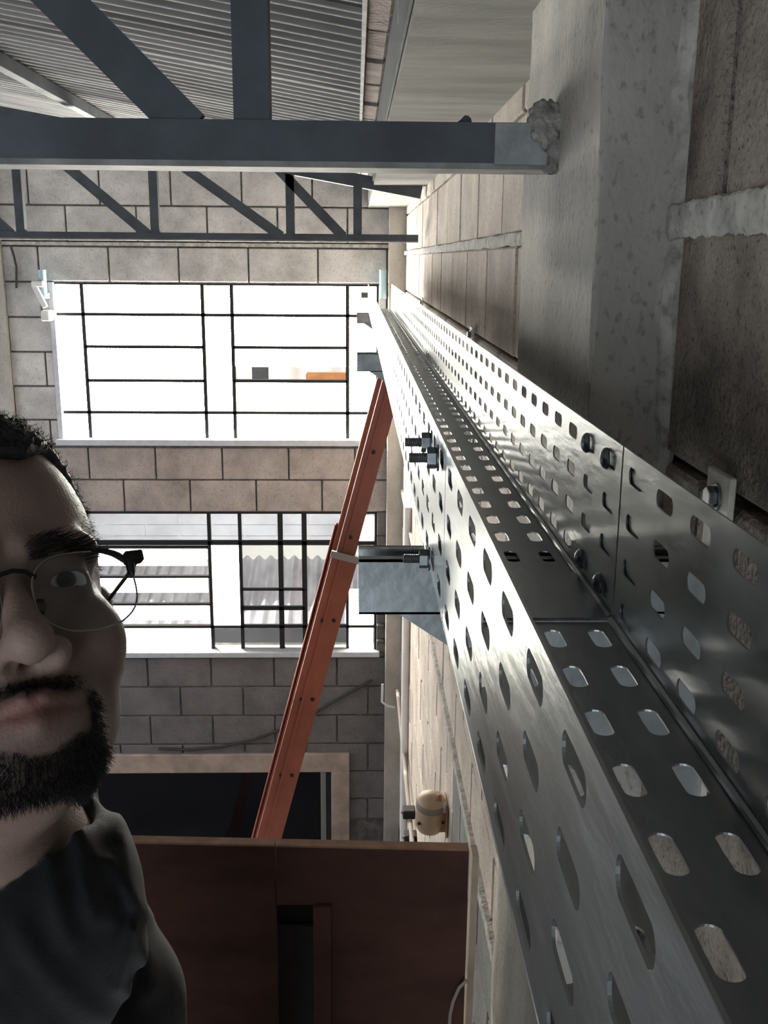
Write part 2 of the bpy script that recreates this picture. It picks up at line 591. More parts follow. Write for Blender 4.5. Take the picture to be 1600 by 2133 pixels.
# fillet of mortar where the pilaster meets the near wall
mb = MB()
vs, fs = [], []
zl = list(np.linspace(-0.9, 0.42, 70))
for z in zl:
    w = 0.003 * (math.sin(z * 31) + math.sin(z * 73 + 1) * 0.7)
    vs += [(WX - 0.014 + w, PY0 + 0.004, z), (WX - 0.010 + w, PY0 - 0.007, z), (WX - 0.002 + w, PY0 - 0.012, z), (WX + 0.006, PY0 - 0.010, z)]
for i in range(len(zl) - 1):
    for j in range(3):
        fs.append((i * 4 + j, i * 4 + j + 1, (i + 1) * 4 + j + 1, (i + 1) * 4 + j))
mb.add(vs, fs).build('mortar_fillet', 'mortar_light', pil, smooth=True)

# other walls, with glowing windows added out of view as fill light
wall_left = bx('wall_left', 'block_far', None, -4.6, -4.4, -3.4, YF, FLOOR, 1.6)
struct(wall_left, 'left side wall of the workshop')
wall_back = bx('wall_back', 'block_far', None, -4.6, WX, -3.4, -3.2, FLOOR, 1.6)
struct(wall_back, 'rear wall of the workshop')


def fill_window(name, axis, a0, a1, z0, z1, pos, label, cols, rows, pm='fill_pane_side'):
    w = empty(name, label, None, None, 'structure')
    for i in range(cols):
        for j in range(rows):
            u0, u1 = a0 + (a1 - a0) * i / cols + 0.02, a0 + (a1 - a0) * (i + 1) / cols - 0.02
            v0, v1 = z0 + (z1 - z0) * j / rows + 0.02, z0 + (z1 - z0) * (j + 1) / rows - 0.02
            if axis == 0:
                bx('pane', pm, w, pos, pos + 0.012, u0, u1, v0, v1)
            else:
                bx('pane', pm, w, u0, u1, pos, pos + 0.012, v0, v1)
    mb = MB()
    for i in range(cols + 1):
        u = a0 + (a1 - a0) * i / cols
        mb.box(*((pos - 0.01, pos + 0.03, u - 0.022, u + 0.022) if axis == 0 else (u - 0.022, u + 0.022, pos - 0.01, pos + 0.03)), z0, z1)
    for j in range(rows + 1):
        v = z0 + (z1 - z0) * j / rows
        mb.box(*((pos - 0.01, pos + 0.03, a0, a1) if axis == 0 else (a0, a1, pos - 0.01, pos + 0.03)), v - 0.022, v + 0.022)
    mb.build('fill_window_frame', 'win_frame', w)


fill_window('fill_window_left', 0, 2.8, 5.8, -2.6, -0.3, -4.395, 'long glowing window added as fill light, left side wall', 5, 3)
fill_window('fill_window_rear', 1, -3.8, -0.2, -2.4, 0.2, -3.195, 'glowing window added as fill light, rear wall', 5, 3, 'fill_pane_rear')


# ------------------------------------------------------------------ end-wall windows
def bar_line(mb, x0, z0, x1, z1, w, y0, y1):
    if abs(x1 - x0) > abs(z1 - z0):
        mb.box(min(x0, x1), max(x0, x1), y0, y1, z0 - w / 2, z0 + w / 2)
    else:
        mb.box(x0 - w / 2, x0 + w / 2, y0, y1, min(z0, z1), max(z0, z1))


YW = YF + 0.045     # plane of the glazing
xz = lambda px, py: at(px, py, Y=YW)[[0, 2]]


def window_bars(win, spec, w=0.018):
    for (xa, za, xb, zb, ww) in spec:
        mb = MB()
        bar_line(mb, xa, za, xb, zb, ww or w, YW - 0.016, YW + 0.016)
        mb.build('glazing_bar', 'win_bar', win)


def frame(win, o, m, t, y0, y1, sides='tblr'):
    x0, x1, z0, z1 = o
    if 'l' in sides: bx('frame_side', m, win, x0, x0 + t, y0, y1, z0, z1)
    if 'r' in sides: bx('frame_side', m, win, x1 - t, x1, y0, y1, z0, z1)
    if 't' in sides: bx('frame_head', m, win, x0 + t, x1 - t, y0, y1, z1 - t, z1)
    if 'b' in sides: bx('window_sill', m, win, x0 - 0.01, x1 + 0.01, y0 - 0.03, y1, z0 - 0.012, z0 + t * 0.8)


win1 = empty('window_1', 'large upper window with ribbed glowing panes and black bars', None, None, 'structure')
frame(win1, W1, 'win_frame', 0.028, YF - 0.012, YF + 0.09, 'lb')
frame(win1, W1, 'win_bar', 0.012, YF + 0.02, YF + 0.09, 'tr')
vx = [xz(x, 760)[0] for x in (110, 181, 427, 487, 724, 786)]
hz = [xz(450, y)[1] for y in (590, 656, 723, 793, 859, 920)]
spec = [(vx[i], W1[2], vx[i], W1[3], 0.021) for i in (1, 2, 3, 4)]
for j in (1, 4):
    spec.append((vx[0], hz[j], vx[5], hz[j], 0.018))
for j in (2, 3):
    spec += [(vx[1], hz[j], vx[2], hz[j], 0.018), (vx[3], hz[j], vx[4], hz[j], 0.018)]
window_bars(win1, spec)


def pane(win, x0, x1, z0, z1, m, y=None, tilt=0.0):
    """one sheet of ribbed glass; tilt swings its foot outwards like a hopper light"""
    y = YW if y is None else y
    n = max(3, int((z1 - z0) / 0.009)) if m.startswith('pane_lit') else 1
    vs, fs = [], []
    c, h = (z0 + z1) / 2, (z1 - z0) / 2
    for i in range(n + 1):
        t = -1 + 2 * i / n
        rb = 0.0012 * (1 if i % 2 else -1) if n > 3 else 0
        z = c + h * t * math.cos(tilt)
        yy = y + h * -t * math.sin(tilt) + rb
        vs += [(x0, yy - 0.002, z), (x1, yy - 0.002, z), (x1, yy + 0.002, z), (x0, yy + 0.002, z)]
    for i in range(n):
        for k in range(4):
            k2 = (k + 1) % 4
            fs.append((i * 4 + k, i * 4 + k2, (i + 1) * 4 + k2, (i + 1) * 4 + k))
    fs += [(3, 2, 1, 0), (n * 4, n * 4 + 1, n * 4 + 2, n * 4 + 3)]
    return MB().add(vs, fs).build('pane', m, win)


g = 0.009
for (i0, i1) in ((0, 1), (2, 3), (4, 5)):                 # fixed narrow lights
    for (j0, j1) in ((0, 1), (1, 4), (4, 5)):
        pane(win1, vx[i0] + g, vx[i1] - g, hz[j1] + g, hz[j0] - g, 'pane_lit')
for (i0, i1) in ((1, 2), (3, 4)):                          # swinging lights
    for j in range(5):
        if (i0, j) == (3, 2):
            # pane hung half open: its lower half shows the roofs outside
            pane(win1, vx[3] + g, vx[4] - g, hz[3] + 0.085, hz[2] - g, 'pane_lit', tilt=0.0)
            continue
        pane(win1, vx[i0] + g, vx[i1] - g, hz[j + 1] + g, hz[j] - g, 'pane_lit')
# black friction stays at the right jamb
for (xa, ya, xb, yb) in ((752, 609, 768, 621),):
    a, b = at(xa, ya, Y=YF - 0.05), at(xb, yb, Y=YF - 0.05)
    bx('window_catch', 'grey_metal_dark', win1, a[0], b[0], YF - 0.06, YF + 0.04, b[2], a[2], 0.004)

win2 = empty('window_2', 'lower window with half-open hopper lights and thick black bars', None, None, 'structure')
frame(win2, W2, 'win_bar', 0.014, YF + 0.01, YF + 0.09, 'tlr')
bx('window_sill', 'win_frame', win2, W2[0] - 0.02, W2[1] + 0.02, YF - 0.035, YF + 0.1, W2[2] - 0.015, W2[2] + 0.022, 0.004)
ux = [xz(x, 1220)[0] for x in (155, 440, 503, 586, 635, 724, 781)]
uz = [xz(520, y)[1] for y in (1071, 1130, 1227, 1266, 1304, 1360)]
spec = [(ux[1], W2[2], ux[1], W2[3], 0.02), (ux[2], W2[2], ux[2], W2[3], 0.02), (ux[3], W2[2], ux[3], W2[3], 0.03), (ux[4], W2[2], ux[4], W2[3], 0.03), (ux[5], W2[2], ux[5], W2[3], 0.018),
        (ux[0], uz[1], ux[6], uz[1], 0.026), (ux[0], uz[4], ux[6], uz[4], 0.018), (ux[2], uz[2], ux[4], uz[2], 0.012), (ux[2], uz[3], ux[4], uz[3], 0.022)]
window_bars(win2, spec)
# hopper lights standing open in the left half: bright sheet, then a gap with the roofs
for (ya, yb) in ((1142, 1178), (1203, 1234), (1260, 1291)):
    za, zb = xz(330, ya)[1], xz(330, yb)[1]
    pane(win2, ux[0] + g, ux[1] - 0.02, zb, za, 'pane_lit_low', tilt=0.0)
    bx('hopper_rail', 'win_bar', win2, ux[0] + g, ux[1] - 0.01, YW - 0.014, YW + 0.014, za, za + 0.014)
pane(win2, ux[0] + g, ux[1] - g, W2[2] + 0.03, uz[4] - g, 'pane_lit_low')
pane(win2, ux[1] + g, ux[2] - g, uz[4] + g, uz[1] - g, 'pane_lit_low')
pane(win2, ux[5] + g, ux[6] - g, uz[4] + g, uz[2], 'pane_lit_low')
pane(win2, ux[5] + g, ux[6] - g, W2[2] + 0.03, uz[4] - g, 'pane_lit_low')
pane(win2, ux[5] + g, ux[6] - g, uz[1] + g, uz[0] - 0.01, 'pane_lit_low')
for i in range(5):
    pane(win2, ux[i] + g, ux[i + 1] - g, uz[1] + g, uz[0] - 0.005, 'glass_clear')
for i in (2, 3, 4):
    for (a, b) in ((1, 3), (3, 4), (4, 5)):
        pane(win2, ux[i] + g + 0.006, ux[i + 1] - g - 0.006, uz[b] + g + 0.004, uz[a] - g - 0.004, 'glass_clear')
for y in (1276, 1304, 1336):
    a = at(785, y, Y=YF - 0.03)
    bx('hinge_stub', 'grey_metal_dark', win2, a[0], a[0] + 0.045, YF - 0.05, YF, a[2] - 0.01, a[2] + 0.01, 0.003)

# doorway low in the end wall
door = empty('door_1', 'dark doorway with a plaster surround low in the end wall', None, None, 'structure')
fr = at(728, 1570, Y=YF - 0.02)
bx('lintel', 'plaster_pink', door, -2.4, fr[0], YF - 0.025, YF + 0.02, D1[3], fr[2], 0.004)
bx('jamb', 'plaster_pink', door, D1[1], fr[0], YF - 0.025, YF + 0.02, FLOOR, D1[3], 0.004)
bx('reveal', 'dark_room', door, D1[1] - 0.03, D1[1], YF, YF + 0.19, FLOOR, D1[3])
bx('back_room', 'dark_room', door, -2.5, 0.2, YF + 1.6, YF + 1.7, FLOOR, -2.9)
bx('back_room_side', 'dark_room', door, 0.0, 0.05, YF + 0.2, YF + 1.6, FLOOR, -2.9)
bx('back_room_top', 'dark_room', door, -2.5, 0.0, YF + 0.2, YF + 1.6, -2.95, -2.9)
bx('glass_pane', 'glass_dark', door, D1[0], D1[1] - 0.035, YF + 0.1, YF + 0.106, FLOOR, D1[3])
a = at(674, 1690, Y=YF + 0.06)
bx('grey_stile', 'alu', door, a[0] - 0.018, a[0] + 0.018, YF + 0.05, YF + 0.085, FLOOR, D1[3] - 0.01)

# ------------------------------------------------------------------ roof
ceil = empty('ceiling', 'sloping roof of grey corrugated sheets', None, None, 'structure')
ROOF = lambda x: 0.43 - 0.17 * x
sheet_w = 0.912
ys0 = -3.3
nsheet = 11
for s in range(nsheet):
    y0 = ys0 + s * (sheet_w - 0.04)
    n = 12 * 8
    vs, fs = [], []
    for i in range(n + 1):
        y = y0 + sheet_w * i / n
        dz = 0.010 * math.sin(2 * math.pi * (y - y0) / 0.076) + 0.003 * (s % 2)
        for x in (0.012, -2.2, -4.6):
            vs.append((x, y, ROOF(x) + dz))
            vs.append((x, y, ROOF(x) + dz + 0.003))
    for i in range(n):
        for k in (0, 1):
            b = i * 6
            fs.append((b + k * 2, b + k * 2 + 2, b + k * 2 + 8, b + k * 2 + 6))
            fs.append((b + k * 2 + 1, b + k * 2 + 7, b + k * 2 + 9, b + k * 2 + 3))
        fs.append((b, b + 6, b + 7, b + 1))
    MB().add(vs, fs).build('roof_sheet', 'roof_sheet', ceil, smooth=True)
for px in (-1.1, -2.4, -3.6):
    MB().box(px - 0.018, px + 0.018, -3.2, YF, ROOF(px) - 0.055, ROOF(px) - 0.014).build('purlin', 'steel_paint', ceil)
bx('edge_trim', 'steel_edge', ceil, 0.010, 0.018, -3.2, YF, ROOF(0) - 0.022, ROOF(0) + 0.02)

gut = bx('concrete_gutter', 'soffit', None, 0.069, WX + 0.2, -3.3, YF - 0.0, 0.285, 0.60)
struct(gut, 'pale concrete gutter running along the top of the right wall')
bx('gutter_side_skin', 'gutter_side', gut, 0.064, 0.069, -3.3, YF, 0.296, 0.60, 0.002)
row = empty('brick_course', 'row of weathered reddish bricks between roof edge and concrete gutter', None, None, 'structure')
for i in range(23):
    y = -1.2 + i * 0.31
    mb = MB().obox((0.043, y, 0.440 + random.uniform(-0.004, 0.004)), (1, random.uniform(-.06, .06), -0.12), (0, 1, 0), 0.0285, 0.142 + random.uniform(-0.004, 0.003), 0.024, 0.011)
    mb.build('brick', 'brick_red', row)

# ------------------------------------------------------------------ outside
ground = bx('ground_outside', 'ext_dark', None, -30, 30, YF + 0.3, 60, FLOOR - 0.3, FLOOR - 0.1)
struct(ground, 'ground outside')


def corrugated(name, m, parent, x0, x1, p0, p1, pitch, amp, thick=0.01):
    """sheet between eave line p0=(y,z) and ridge line p1=(y,z), ribs running up the slope"""
    n = int((x1 - x0) / pitch * 8)
    vs, fs = [], []
    for i in range(n + 1):
        x = x0 + (x1 - x0) * i / n
        d = amp * math.sin(2 * math.pi * (x - x0) / pitch)
        for (y, z) in (p0, p1):
            vs += [(x, y, z + d), (x, y, z + d - thick)]
    for i in range(n):
        b = i * 4
        fs += [(b, b + 4, b + 6, b + 2), (b + 1, b + 3, b + 7, b + 5), (b, b + 1, b + 5, b + 4), (b + 2, b + 6, b + 7, b + 3)]
    return MB().add(vs, fs).build(name, m, parent, smooth=True, )


h1 = empty('neighbour_shed', 'pale shed with a sunlit corrugated roof seen through the upper window', 'building')
corrugated('roof', 'ext_roof', h1, -7, 5, (9.0, -2.12), (15.0, -1.05), 0.5, 0.05)
bx('gable_wall', 'ext_white', h1, -7, 5, 15.0, 15.2, FLOOR, -0.2)
bx('front_wall', 'ext_block', h1, -7, 5, 9.3, 9.5, FLOOR, -2.2)
for k in range(7):
    for n in range(6):
        xa = -2.6 + n * 0.62 + (0.31 if k % 2 else 0)
        bx('block', 'ext_block', h1, xa, xa + 0.6, 9.285, 9.31, -3.0 + k * 0.11, -3.0 + k * 0.11 + 0.105)
h3 = empty('neighbour_lean_to', 'low grey corrugated lean-to roof just outside the lower window', 'building')
corrugated('roof', 'ext_roof_grey', h3, -6, 3, (6.5, -3.5), (9.2, -2.72), 0.11, 0.022)
bx('wall_plate', 'ext_white', h3, -6, 3, 9.15, 9.28, -2.76, -2.62)
bx('front_wall', 'ext_block', h3, -6, 3, 6.55, 6.7, FLOOR, -3.56)
a, b = at(637, 776, Y=12.4), at(722, 795, Y=12.4)
tile = MB().box(a[0], b[0], 12.4, 12.5, -1.448, a[2], 0.02).build('ridge_tile', 'ext_tile')
tag(tile, 'orange clay ridge tile glimpsed through the upper window', 'tile')
a = at(540, 742, Y=12)
ob = empty('roof_vent', 'small dark vent on the shed roof seen through the upper window', 'vent')
bx('vent_body', 'ext_dark', ob, a[0] - 0.09, a[0] + 0.09, 12, 12.2, -1.62, a[2] + 0.03, 0.01)
bx('vent_cap', 'ext_roof_grey', ob, a[0] - 0.12, a[0] + 0.12, 11.97, 12.23, a[2] + 0.03, a[2] + 0.07, 0.01)

# ------------------------------------------------------------------ roof trusses
def truss(y, depth, bot, x_end, label, verts, diags, wv, near):
    t = empty('roof_truss', label, 'truss', 'steel roof trusses')
    zb0, zb1 = bot
    mb = MB()                                          # bottom chord: channel, web towards the camera
    mb.box(-4.4, x_end, y, y + 0.006, zb0 + 0.003, zb1 - 0.005)
    mb.box(-4.4, x_end, y, y + depth, zb1 - 0.005, zb1)
    mb.build('bottom_chord', 'steel_paint', t)
    bx('bottom_flange', 'steel_edge', t, -4.4, x_end, y - 0.001, y + depth, zb0 - 0.003, zb0 + 0.003)
    top = lambda x: ROOF(x) - (0.055 if near else 0.125)
    MB().bar((-4.4, y + depth / 2, top(-4.4)), (0.26 if not near else 0.05, y + depth / 2, top(0.26 if not near else 0.05)), depth, 0.05, (0, 0, 1)).build('top_chord', 'steel_paint', t)
    for x in verts:
        bx('vertical_member', 'steel_paint', t, x - wv / 2, x + wv / 2, y + 0.004, y + 0.004 + wv, zb1 - 0.004, top(x) - 0.01)
    for (xb, run) in diags:
        x2 = xb - run
        z2 = top(x2) - 0.01
        MB().bar((xb, y + 0.012, zb1 - 0.01), (x2, y + 0.012, z2), 0.016, wv * 1.15, (0, 0, 1)).build('diagonal_member', 'steel_paint', t)
    return t


YT = 1.085
zc0, zc1 = at(600, 342, Y=YT)[2], at(600, 250, Y=YT)[2]
xv, xd = at(523, 250, Y=YT)[0], at(393, 250, Y=YT)[0]
run1 = (xd - at(135, 0, Y=YT)[0])
zt1 = at(135, 0, Y=YT)[2]
slope_d = run1 / (zt1 - zc1)
tn = truss(YT, 0.06, (zc0, zc1), PX + 0.003, 'dark steel truss beam crossing close overhead and ending in the pilaster', [xv - k * 0.56 for k in range(8)] , [(xd - k * 0.56, slope_d * (ROOF(xd - k * .56 - .3) - 0.065 - zc1)) for k in range(7)], 0.036, True)
# bare, mortar-smeared end of the beam where it is let into the pilaster
a = at(1030, 300, Y=YT)
bx('bare_beam_end', 'galv_plain', tn, a[0], PX + 0.002, YT - 0.0025, YT + 0.0, zc0 + 0.001, zc1, 0.0008)


def blob(mb, c, rad, seed, n=7, sq=(1, 1, 1)):
    q = random.Random(seed)
    ph = [q.uniform(0, 6.28) for _ in range(6)]
    vs, fs = [], []
    m = 2 * n
    for i in range(n + 1):
        th = math.pi * i / n
        for j in range(m):
            fi = 2 * math.pi * j / m
            d = Vector((math.sin(th) * math.cos(fi), math.sin(th) * math.sin(fi), math.cos(th)))
            k = rad * (1 + 0.22 * math.sin(3 * d.x + ph[0] + 2 * d.z) + 0.16 * math.sin(5 * d.y + ph[1]) + 0.12 * math.sin(7 * d.z + ph[2] + 3 * d.x))
            vs.append((c[0] + d.x * k * sq[0], c[1] + d.y * k * sq[1], c[2] + d.z * k * sq[2]))
    for i in range(n):
        for j in range(m):
            j2 = (j + 1) % m
            fs.append((i * m + j, (i + 1) * m + j, (i + 1) * m + j2, i * m + j2))
    mb.add(vs, fs)


a = at(968, 247, Y=YT + 0.02)
wl = MB()
blob(wl, (a[0], YT + 0.02, zc1 + 0.001), 0.006, 77)
wl.build('weld_blob', 'steel_paint', tn, smooth=True)

YT2 = 4.2
z20, z21 = at(300, 499, Y=YT2)[2], at(300, 484, Y=YT2)[2]
vxs = [at(x, 430, Y=YT2)[0] for x in (745, 604, 320, 38, -245, -520)]
dgs = [(at(x, 484, Y=YT2)[0], rn) for x, rn in ((715, 0.26), (585, 0.50), (308, 0.52), (20, 0.56), (-260, 0.60))]
truss(YT2, 0.05, (z20, z21), 0.25, 'distant dark steel truss above the upper window', vxs, dgs, 0.034, False)

# ------------------------------------------------------------------ perforated cable tray
TXL, TXR, TZT, TZB = 0.052, 0.154, -0.103, -0.2095
PITCH = 0.0537
YJ = 0.566
SIDE_ROWS = 4


def perforated(name, parent, m, o, eu, ev, n, nu0, pitch, vsplit, rows, slot=(0.0275, 0.0098), thick=0.0010, nrm=None):
    """sheet with rounded slots: o + eu*u + ev*v; n columns of cells, rows = slot centre heights, vsplit = cell borders"""
    o, eu, ev = Vector(o), Vector(eu), Vector(ev)
    mb = MB()
    seg = 6
    sq = []
    for k in range(seg): sq.append((-1 + 2 * k / seg, -1))
    for k in range(seg): sq.append((1, -1 + 2 * k / seg))
    for k in range(seg): sq.append((1 - 2 * k / seg, 1))
    for k in range(seg): sq.append((-1, 1 - 2 * k / seg))
    N = len(sq)
    L, H = slot
    s, rr = (L - H) / 2, H / 2
    for c in range(n):
        uc = nu0 + pitch * (c + 0.5)
        for j, vc in enumerate(rows):
            v0, v1 = vsplit[j], vsplit[j + 1]
            vs = []
            for a, b in sq:
                vs.append(o + eu * (uc + a * pitch / 2) + ev * ((v0 + v1) / 2 + b * (v1 - v0) / 2))
            for a, b in sq:
                f = math.atan2(b, a)
                cx = (0 if abs(math.cos(f)) < 1e-6 else math.copysign(s, math.cos(f))) + rr * math.cos(f)
                vs.append(o + eu * (uc + cx) + ev * (vc + rr * math.sin(f)))
            mb.add(vs, [(k, (k + 1) % N, N + (k + 1) % N, N + k) for k in range(N)])
    ob = mb.build(name, m, parent)
    import bmesh
    bm = bmesh.new()
    bm.from_mesh(ob.data)
    bmesh.ops.remove_doubles(bm, verts=bm.verts, dist=1e-5)
    bm.to_mesh(ob.data)
    bm.free()
    sol = ob.modifiers.new('sheet', 'SOLIDIFY')
    sol.thickness = thick
    sol.offset = 0
    sol.use_even_offset = False
    return ob


HS = TZT - TZB
srows = [HS * f for f in (0.125, 0.375, 0.625, 0.875)]
ssplit = [HS * f for f in (0, 0.25, 0.5, 0.75, 1.0)]
TW = TXR - TXL
brows = [TW * f for f in (0.10, 0.355, 0.605, 0.855)]
bsplit = [0, TW * 0.23, TW * 0.48, TW * 0.73, TW]


def tray(label, y0, n):
    t = empty('cable_tray', label, 'cable tray', 'perforated cable tray sections')
    perforated('side_wall', t, 'galv', (TXL, 0, TZB), (0, 1, 0), (0, 0, 1), n, y0, PITCH, ssplit, srows)
    perforated('side_wall', t, 'galv', (TXR, 0, TZB), (0, 1, 0), (0, 0, 1), n, y0, PITCH, ssplit, srows)
    perforated('tray_bottom', t, 'galv', (TXL, 0, TZB), (0, 1, 0), (1, 0, 0), n, y0, PITCH, bsplit, brows)
    # rolled corners between bottom and sides
    for x, s in ((TXL, 1), (TXR, -1)):
        MB().tube([(x + s * 0.0016, y0, TZB + 0.0016), (x + s * 0.0016, y0 + n * PITCH, TZB + 0.0016)], 0.0024, 8).build('bend', 'galv', t, smooth=True)
    return t


NEAR_N = 14
FAR_N = 73
t_near = tray('near section of perforated galvanised cable tray in the right foreground', YJ - 0.0015 - NEAR_N * PITCH, NEAR_N)
t_far = tray('long far section of perforated galvanised cable tray running to the end wall', YJ + 0.0015, FAR_N)

# splice plates and bolts belong to the far section's end
bx('splice_plate', 'galv', t_far, TXL + 0.002, TXR - 0.002, YJ - 0.001, YJ + 0.088, TZB + 0.0012, TZB + 0.0030)
bx('splice_plate', 'galv', t_far, TXR + 0.001, TXR + 0.0028, YJ - 0.043, YJ + 0.09, TZB + 0.008, TZT - 0.006)
bx('splice_plate', 'galv', t_far, TXL + 0.001, TXL + 0.0026, YJ - 0.043, YJ + 0.09, TZB + 0.008, TZT - 0.006)


def hexprof(mb, o, axis, h0, h1, rad):
    o, axis = Vector(o), Vector(axis).normalized()
    a = axis.cross(Vector((0, 0.3, 1))).normalized()
    b = axis.cross(a)
    vs = []
    for h, k in ((h0, 0.93), (h0 + 0.0008, 1), (h1 - 0.0008, 1), (h1, 0.93)):
        for i in range(6):
            t = math.pi / 3 * i + 0.3
            vs.append(o + axis * h + (a * math.cos(t) + b * math.sin(t)) * rad * k)
    fs = [(i * 6 + j, i * 6 + (j + 1) % 6, i * 6 + 6 + (j + 1) % 6, i * 6 + 6 + j) for i in range(3) for j in range(6)]
    fs += [tuple(range(6))[::-1], tuple(range(18, 24))]
    mb.add(vs, fs)


def thread(mb, o, axis, h0, h1, r):
    prof = []
    h = h0
    while h < h1:
        prof += [(h, r * 0.86), (h + 0.0006, r)]
        h += 0.0013
    prof.append((h1, r * 0.8))
    mb.lathe(o, axis, prof, 12)


def carriage_bolt(parent, pos, inward, length=0.022):
    """dome head inside the tray, washer and hex nut with the thread end outside"""
    pos, ax = Vector(pos), Vector(inward).normalized()
    hd = MB().lathe(pos, ax, [(0.0, 0.0066), (0.0010, 0.0068), (0.0026, 0.0058), (0.0040, 0.0038), (0.0047, 0.0012), (0.0048, 0.0)], 20).build('bolt_head', 'zinc_bolt', parent, smooth=True)
    out = -ax
    MB().lathe(pos + out * 0.003, out, [(0, 0.0082), (0.0012, 0.0082)], 20).build('washer', 'zinc_bolt', hd, smooth=True)
    mb = MB()
    hexprof(mb, pos + out * 0.003, out, 0.0012, 0.0072, 0.0066)
    mb.build('nut', 'zinc_bolt', hd)
    mb = MB()
    thread(mb, pos + out * 0.003, out, 0.0070, 0.0070 + length * 0.5, 0.0032)
    mb.build('thread_end', 'zinc_bolt', hd)


yb = [YJ + PITCH * 0.62, YJ + PITCH * 1.62]
for y in yb:
    for z in (TZB + srows[3], TZB + srows[0]):
        carriage_bolt(t_far, (TXR - 0.001, y, z), (-1, 0, 0))
        if not (y == yb[0] and z < -0.15):
            carriage_bolt(t_far, (TXL + 0.001, y, z), (1, 0, 0))


# ------------------------------------------------------------------ cantilever brackets under the tray
def bracket(y, label):
    b = empty('cantilever_bracket', label, 'bracket', 'steel brackets carrying the cable tray')
    zt = TZB - 0.0026
    w, h = 0.038, 0.042
    mb = MB()                                     # channel arm, open upwards with rolled lips
    mb.box(0.002, WX - 0.012, y - w / 2, y - w / 2 + 0.0018, zt - h, zt)
    mb.box(0.002, WX - 0.012, y + w / 2 - 0.0018, y + w / 2, zt - h, zt)
    mb.box(0.002, WX - 0.012, y - w / 2, y + w / 2, zt - h, zt - h + 0.0018)
    mb.box(0.002, WX - 0.012, y - w / 2, y - w / 2 + 0.010, zt - 0.0018, zt)
    mb.box(0.002, WX - 0.012, y + w / 2 - 0.010, y + w / 2, zt - 0.0018, zt)
    mb.build('channel_arm', 'galv_plain', b)
    d = MB()                                      # triangular web plates below the arm
    for yy in (y - w / 2 + 0.002, y + w / 2 - 0.004):
        d.prism([(0.031, zt - h), (WX - 0.012, zt - h), (WX - 0.012, zt - h - 0.16)], 1, yy, yy + 0.002)
    d.build('gusset', 'galv_plain', b)
    pl = bx('wall_plate', 'zinc_plate', b, WX - 0.012, WX - 0.007, y - 0.024, y + 0.024, zt - h - 0.18, zt + 0.062, 0.001)
    for z in (zt + 0.043, zt - 0.18):
        hd = MB()
        hexprof(hd, (WX - 0.012, y, z), (-1, 0, 0), 0.002, 0.0085, 0.0082)
        hd.lathe((WX - 0.012, y, z), (-1, 0, 0), [(0, 0.0105), (0.002, 0.0105)], 20)
        hd.build('anchor_bolt', 'zinc_bolt', b)
    return b


bracket(0.722, 'zinc-plated bracket under the tray joint beside the pilaster, nearest of the brackets')
bracket(2.38, 'shiny bracket behind the tray, second from the near pilaster')
bracket(4.2, 'farthest small bracket under the tray near the end wall')

# ------------------------------------------------------------------ orange extension ladder
lad = empty('extension_ladder', 'orange fibreglass extension ladder leaning up towards the cable tray', 'ladder')
LY = 3.3
lb, lt = Vector(at(565, 1730, Y=LY)), Vector(at(803, 850, Y=LY))
ld = (lt - lb).normalized()
ln = Vector((ld.z, 0, -ld.x))                       # across the rail, in the picture plane
foot = lb + ld * ((FLOOR - lb.z) / ld.z)
topp = lb + ld * ((-0.235 - lb.z) / ld.z)
mid = lb + ld * ((at(730, 1160, Y=LY)[2] - lb.z) / ld.z)


def rail(name, p0, p1, w, y0, y1, m):
    """C-shaped side rail: web faces the camera, flanges turn away"""
    c, L = (p0 + p1) / 2, (p1 - p0).length
    s = 1 if y1 > y0 else -1
    mb = MB()
    yy = (y0 + y1) / 2
    mb.obox((c.x, y0, c.z), ld, ln, L / 2, w / 2, 0.0022)
    for k in (-1, 1):
        q = c + ln * (k * (w / 2 - 0.002))
        mb.obox((q.x, yy, q.z), ld, ln, L / 2, 0.0022, abs(y1 - y0) / 2)
    q = c - ln * (w * 0.14)
    mb.obox((q.x, y0 - s * 0.004, q.z), ld, ln, L / 2, w * 0.05, 0.004)   # moulded rib along the web
    return mb.build(name, m, lad)


for (sg, yb_) in ((0, LY), (1, LY + 0.42)):
    a = rail('base_rail', foot, mid, 0.088, yb_, yb_ + (0.03 if sg == 0 else -0.03), 'ladder_orange')
    b = rail('fly_rail', foot + ld * 2.2, topp, 0.064, yb_ + (0.012 if sg == 0 else -0.012), yb_ + (0.04 if sg == 0 else -0.04), 'ladder_dark')
    if sg == 0:
        L = (mid - foot).length
        k = 0.16
        while k < L - 0.05:
            for off in (-0.018, 0.020):
                q = foot + ld * (k + off * 0.25) + ln * off
                MB().lathe((q.x, yb_ - 0.002, q.z), (0, -1, 0), [(0, 0.0075), (0.003, 0.007), (0.005, 0.004), (0.0055, 0.0)], 12).build('rivet', 'rivet', a, smooth=True)
            k += 0.305
        Lf = (topp - foot).length
        k = 0.16 + 0.305 * math.ceil((L - 0.1) / 0.305)
        while k < Lf - 0.05:
            q = foot + ld * k
            MB().lathe((q.x, yb_ + 0.010, q.z), (0, -1, 0), [(0, 0.0075), (0.003, 0.007), (0.005, 0.004), (0.0055, 0.0)], 12).build('rivet', 'rivet', b, smooth=True)
            k += 0.305
L = (mid - foot).length
k = 0.16
while k < L - 0.05:
    q = foot + ld * k
    MB().tube([(q.x, LY, q.z), (q.x, LY + 0.42, q.z)], 0.016, 12).build('rung', 'alu', lad, smooth=True)
    k += 0.305
MB().obox((mid.x, LY - 0.004, mid.z), ld, ln, 0.012, 0.05, 0.006).build('rail_guide', 'alu', lad)
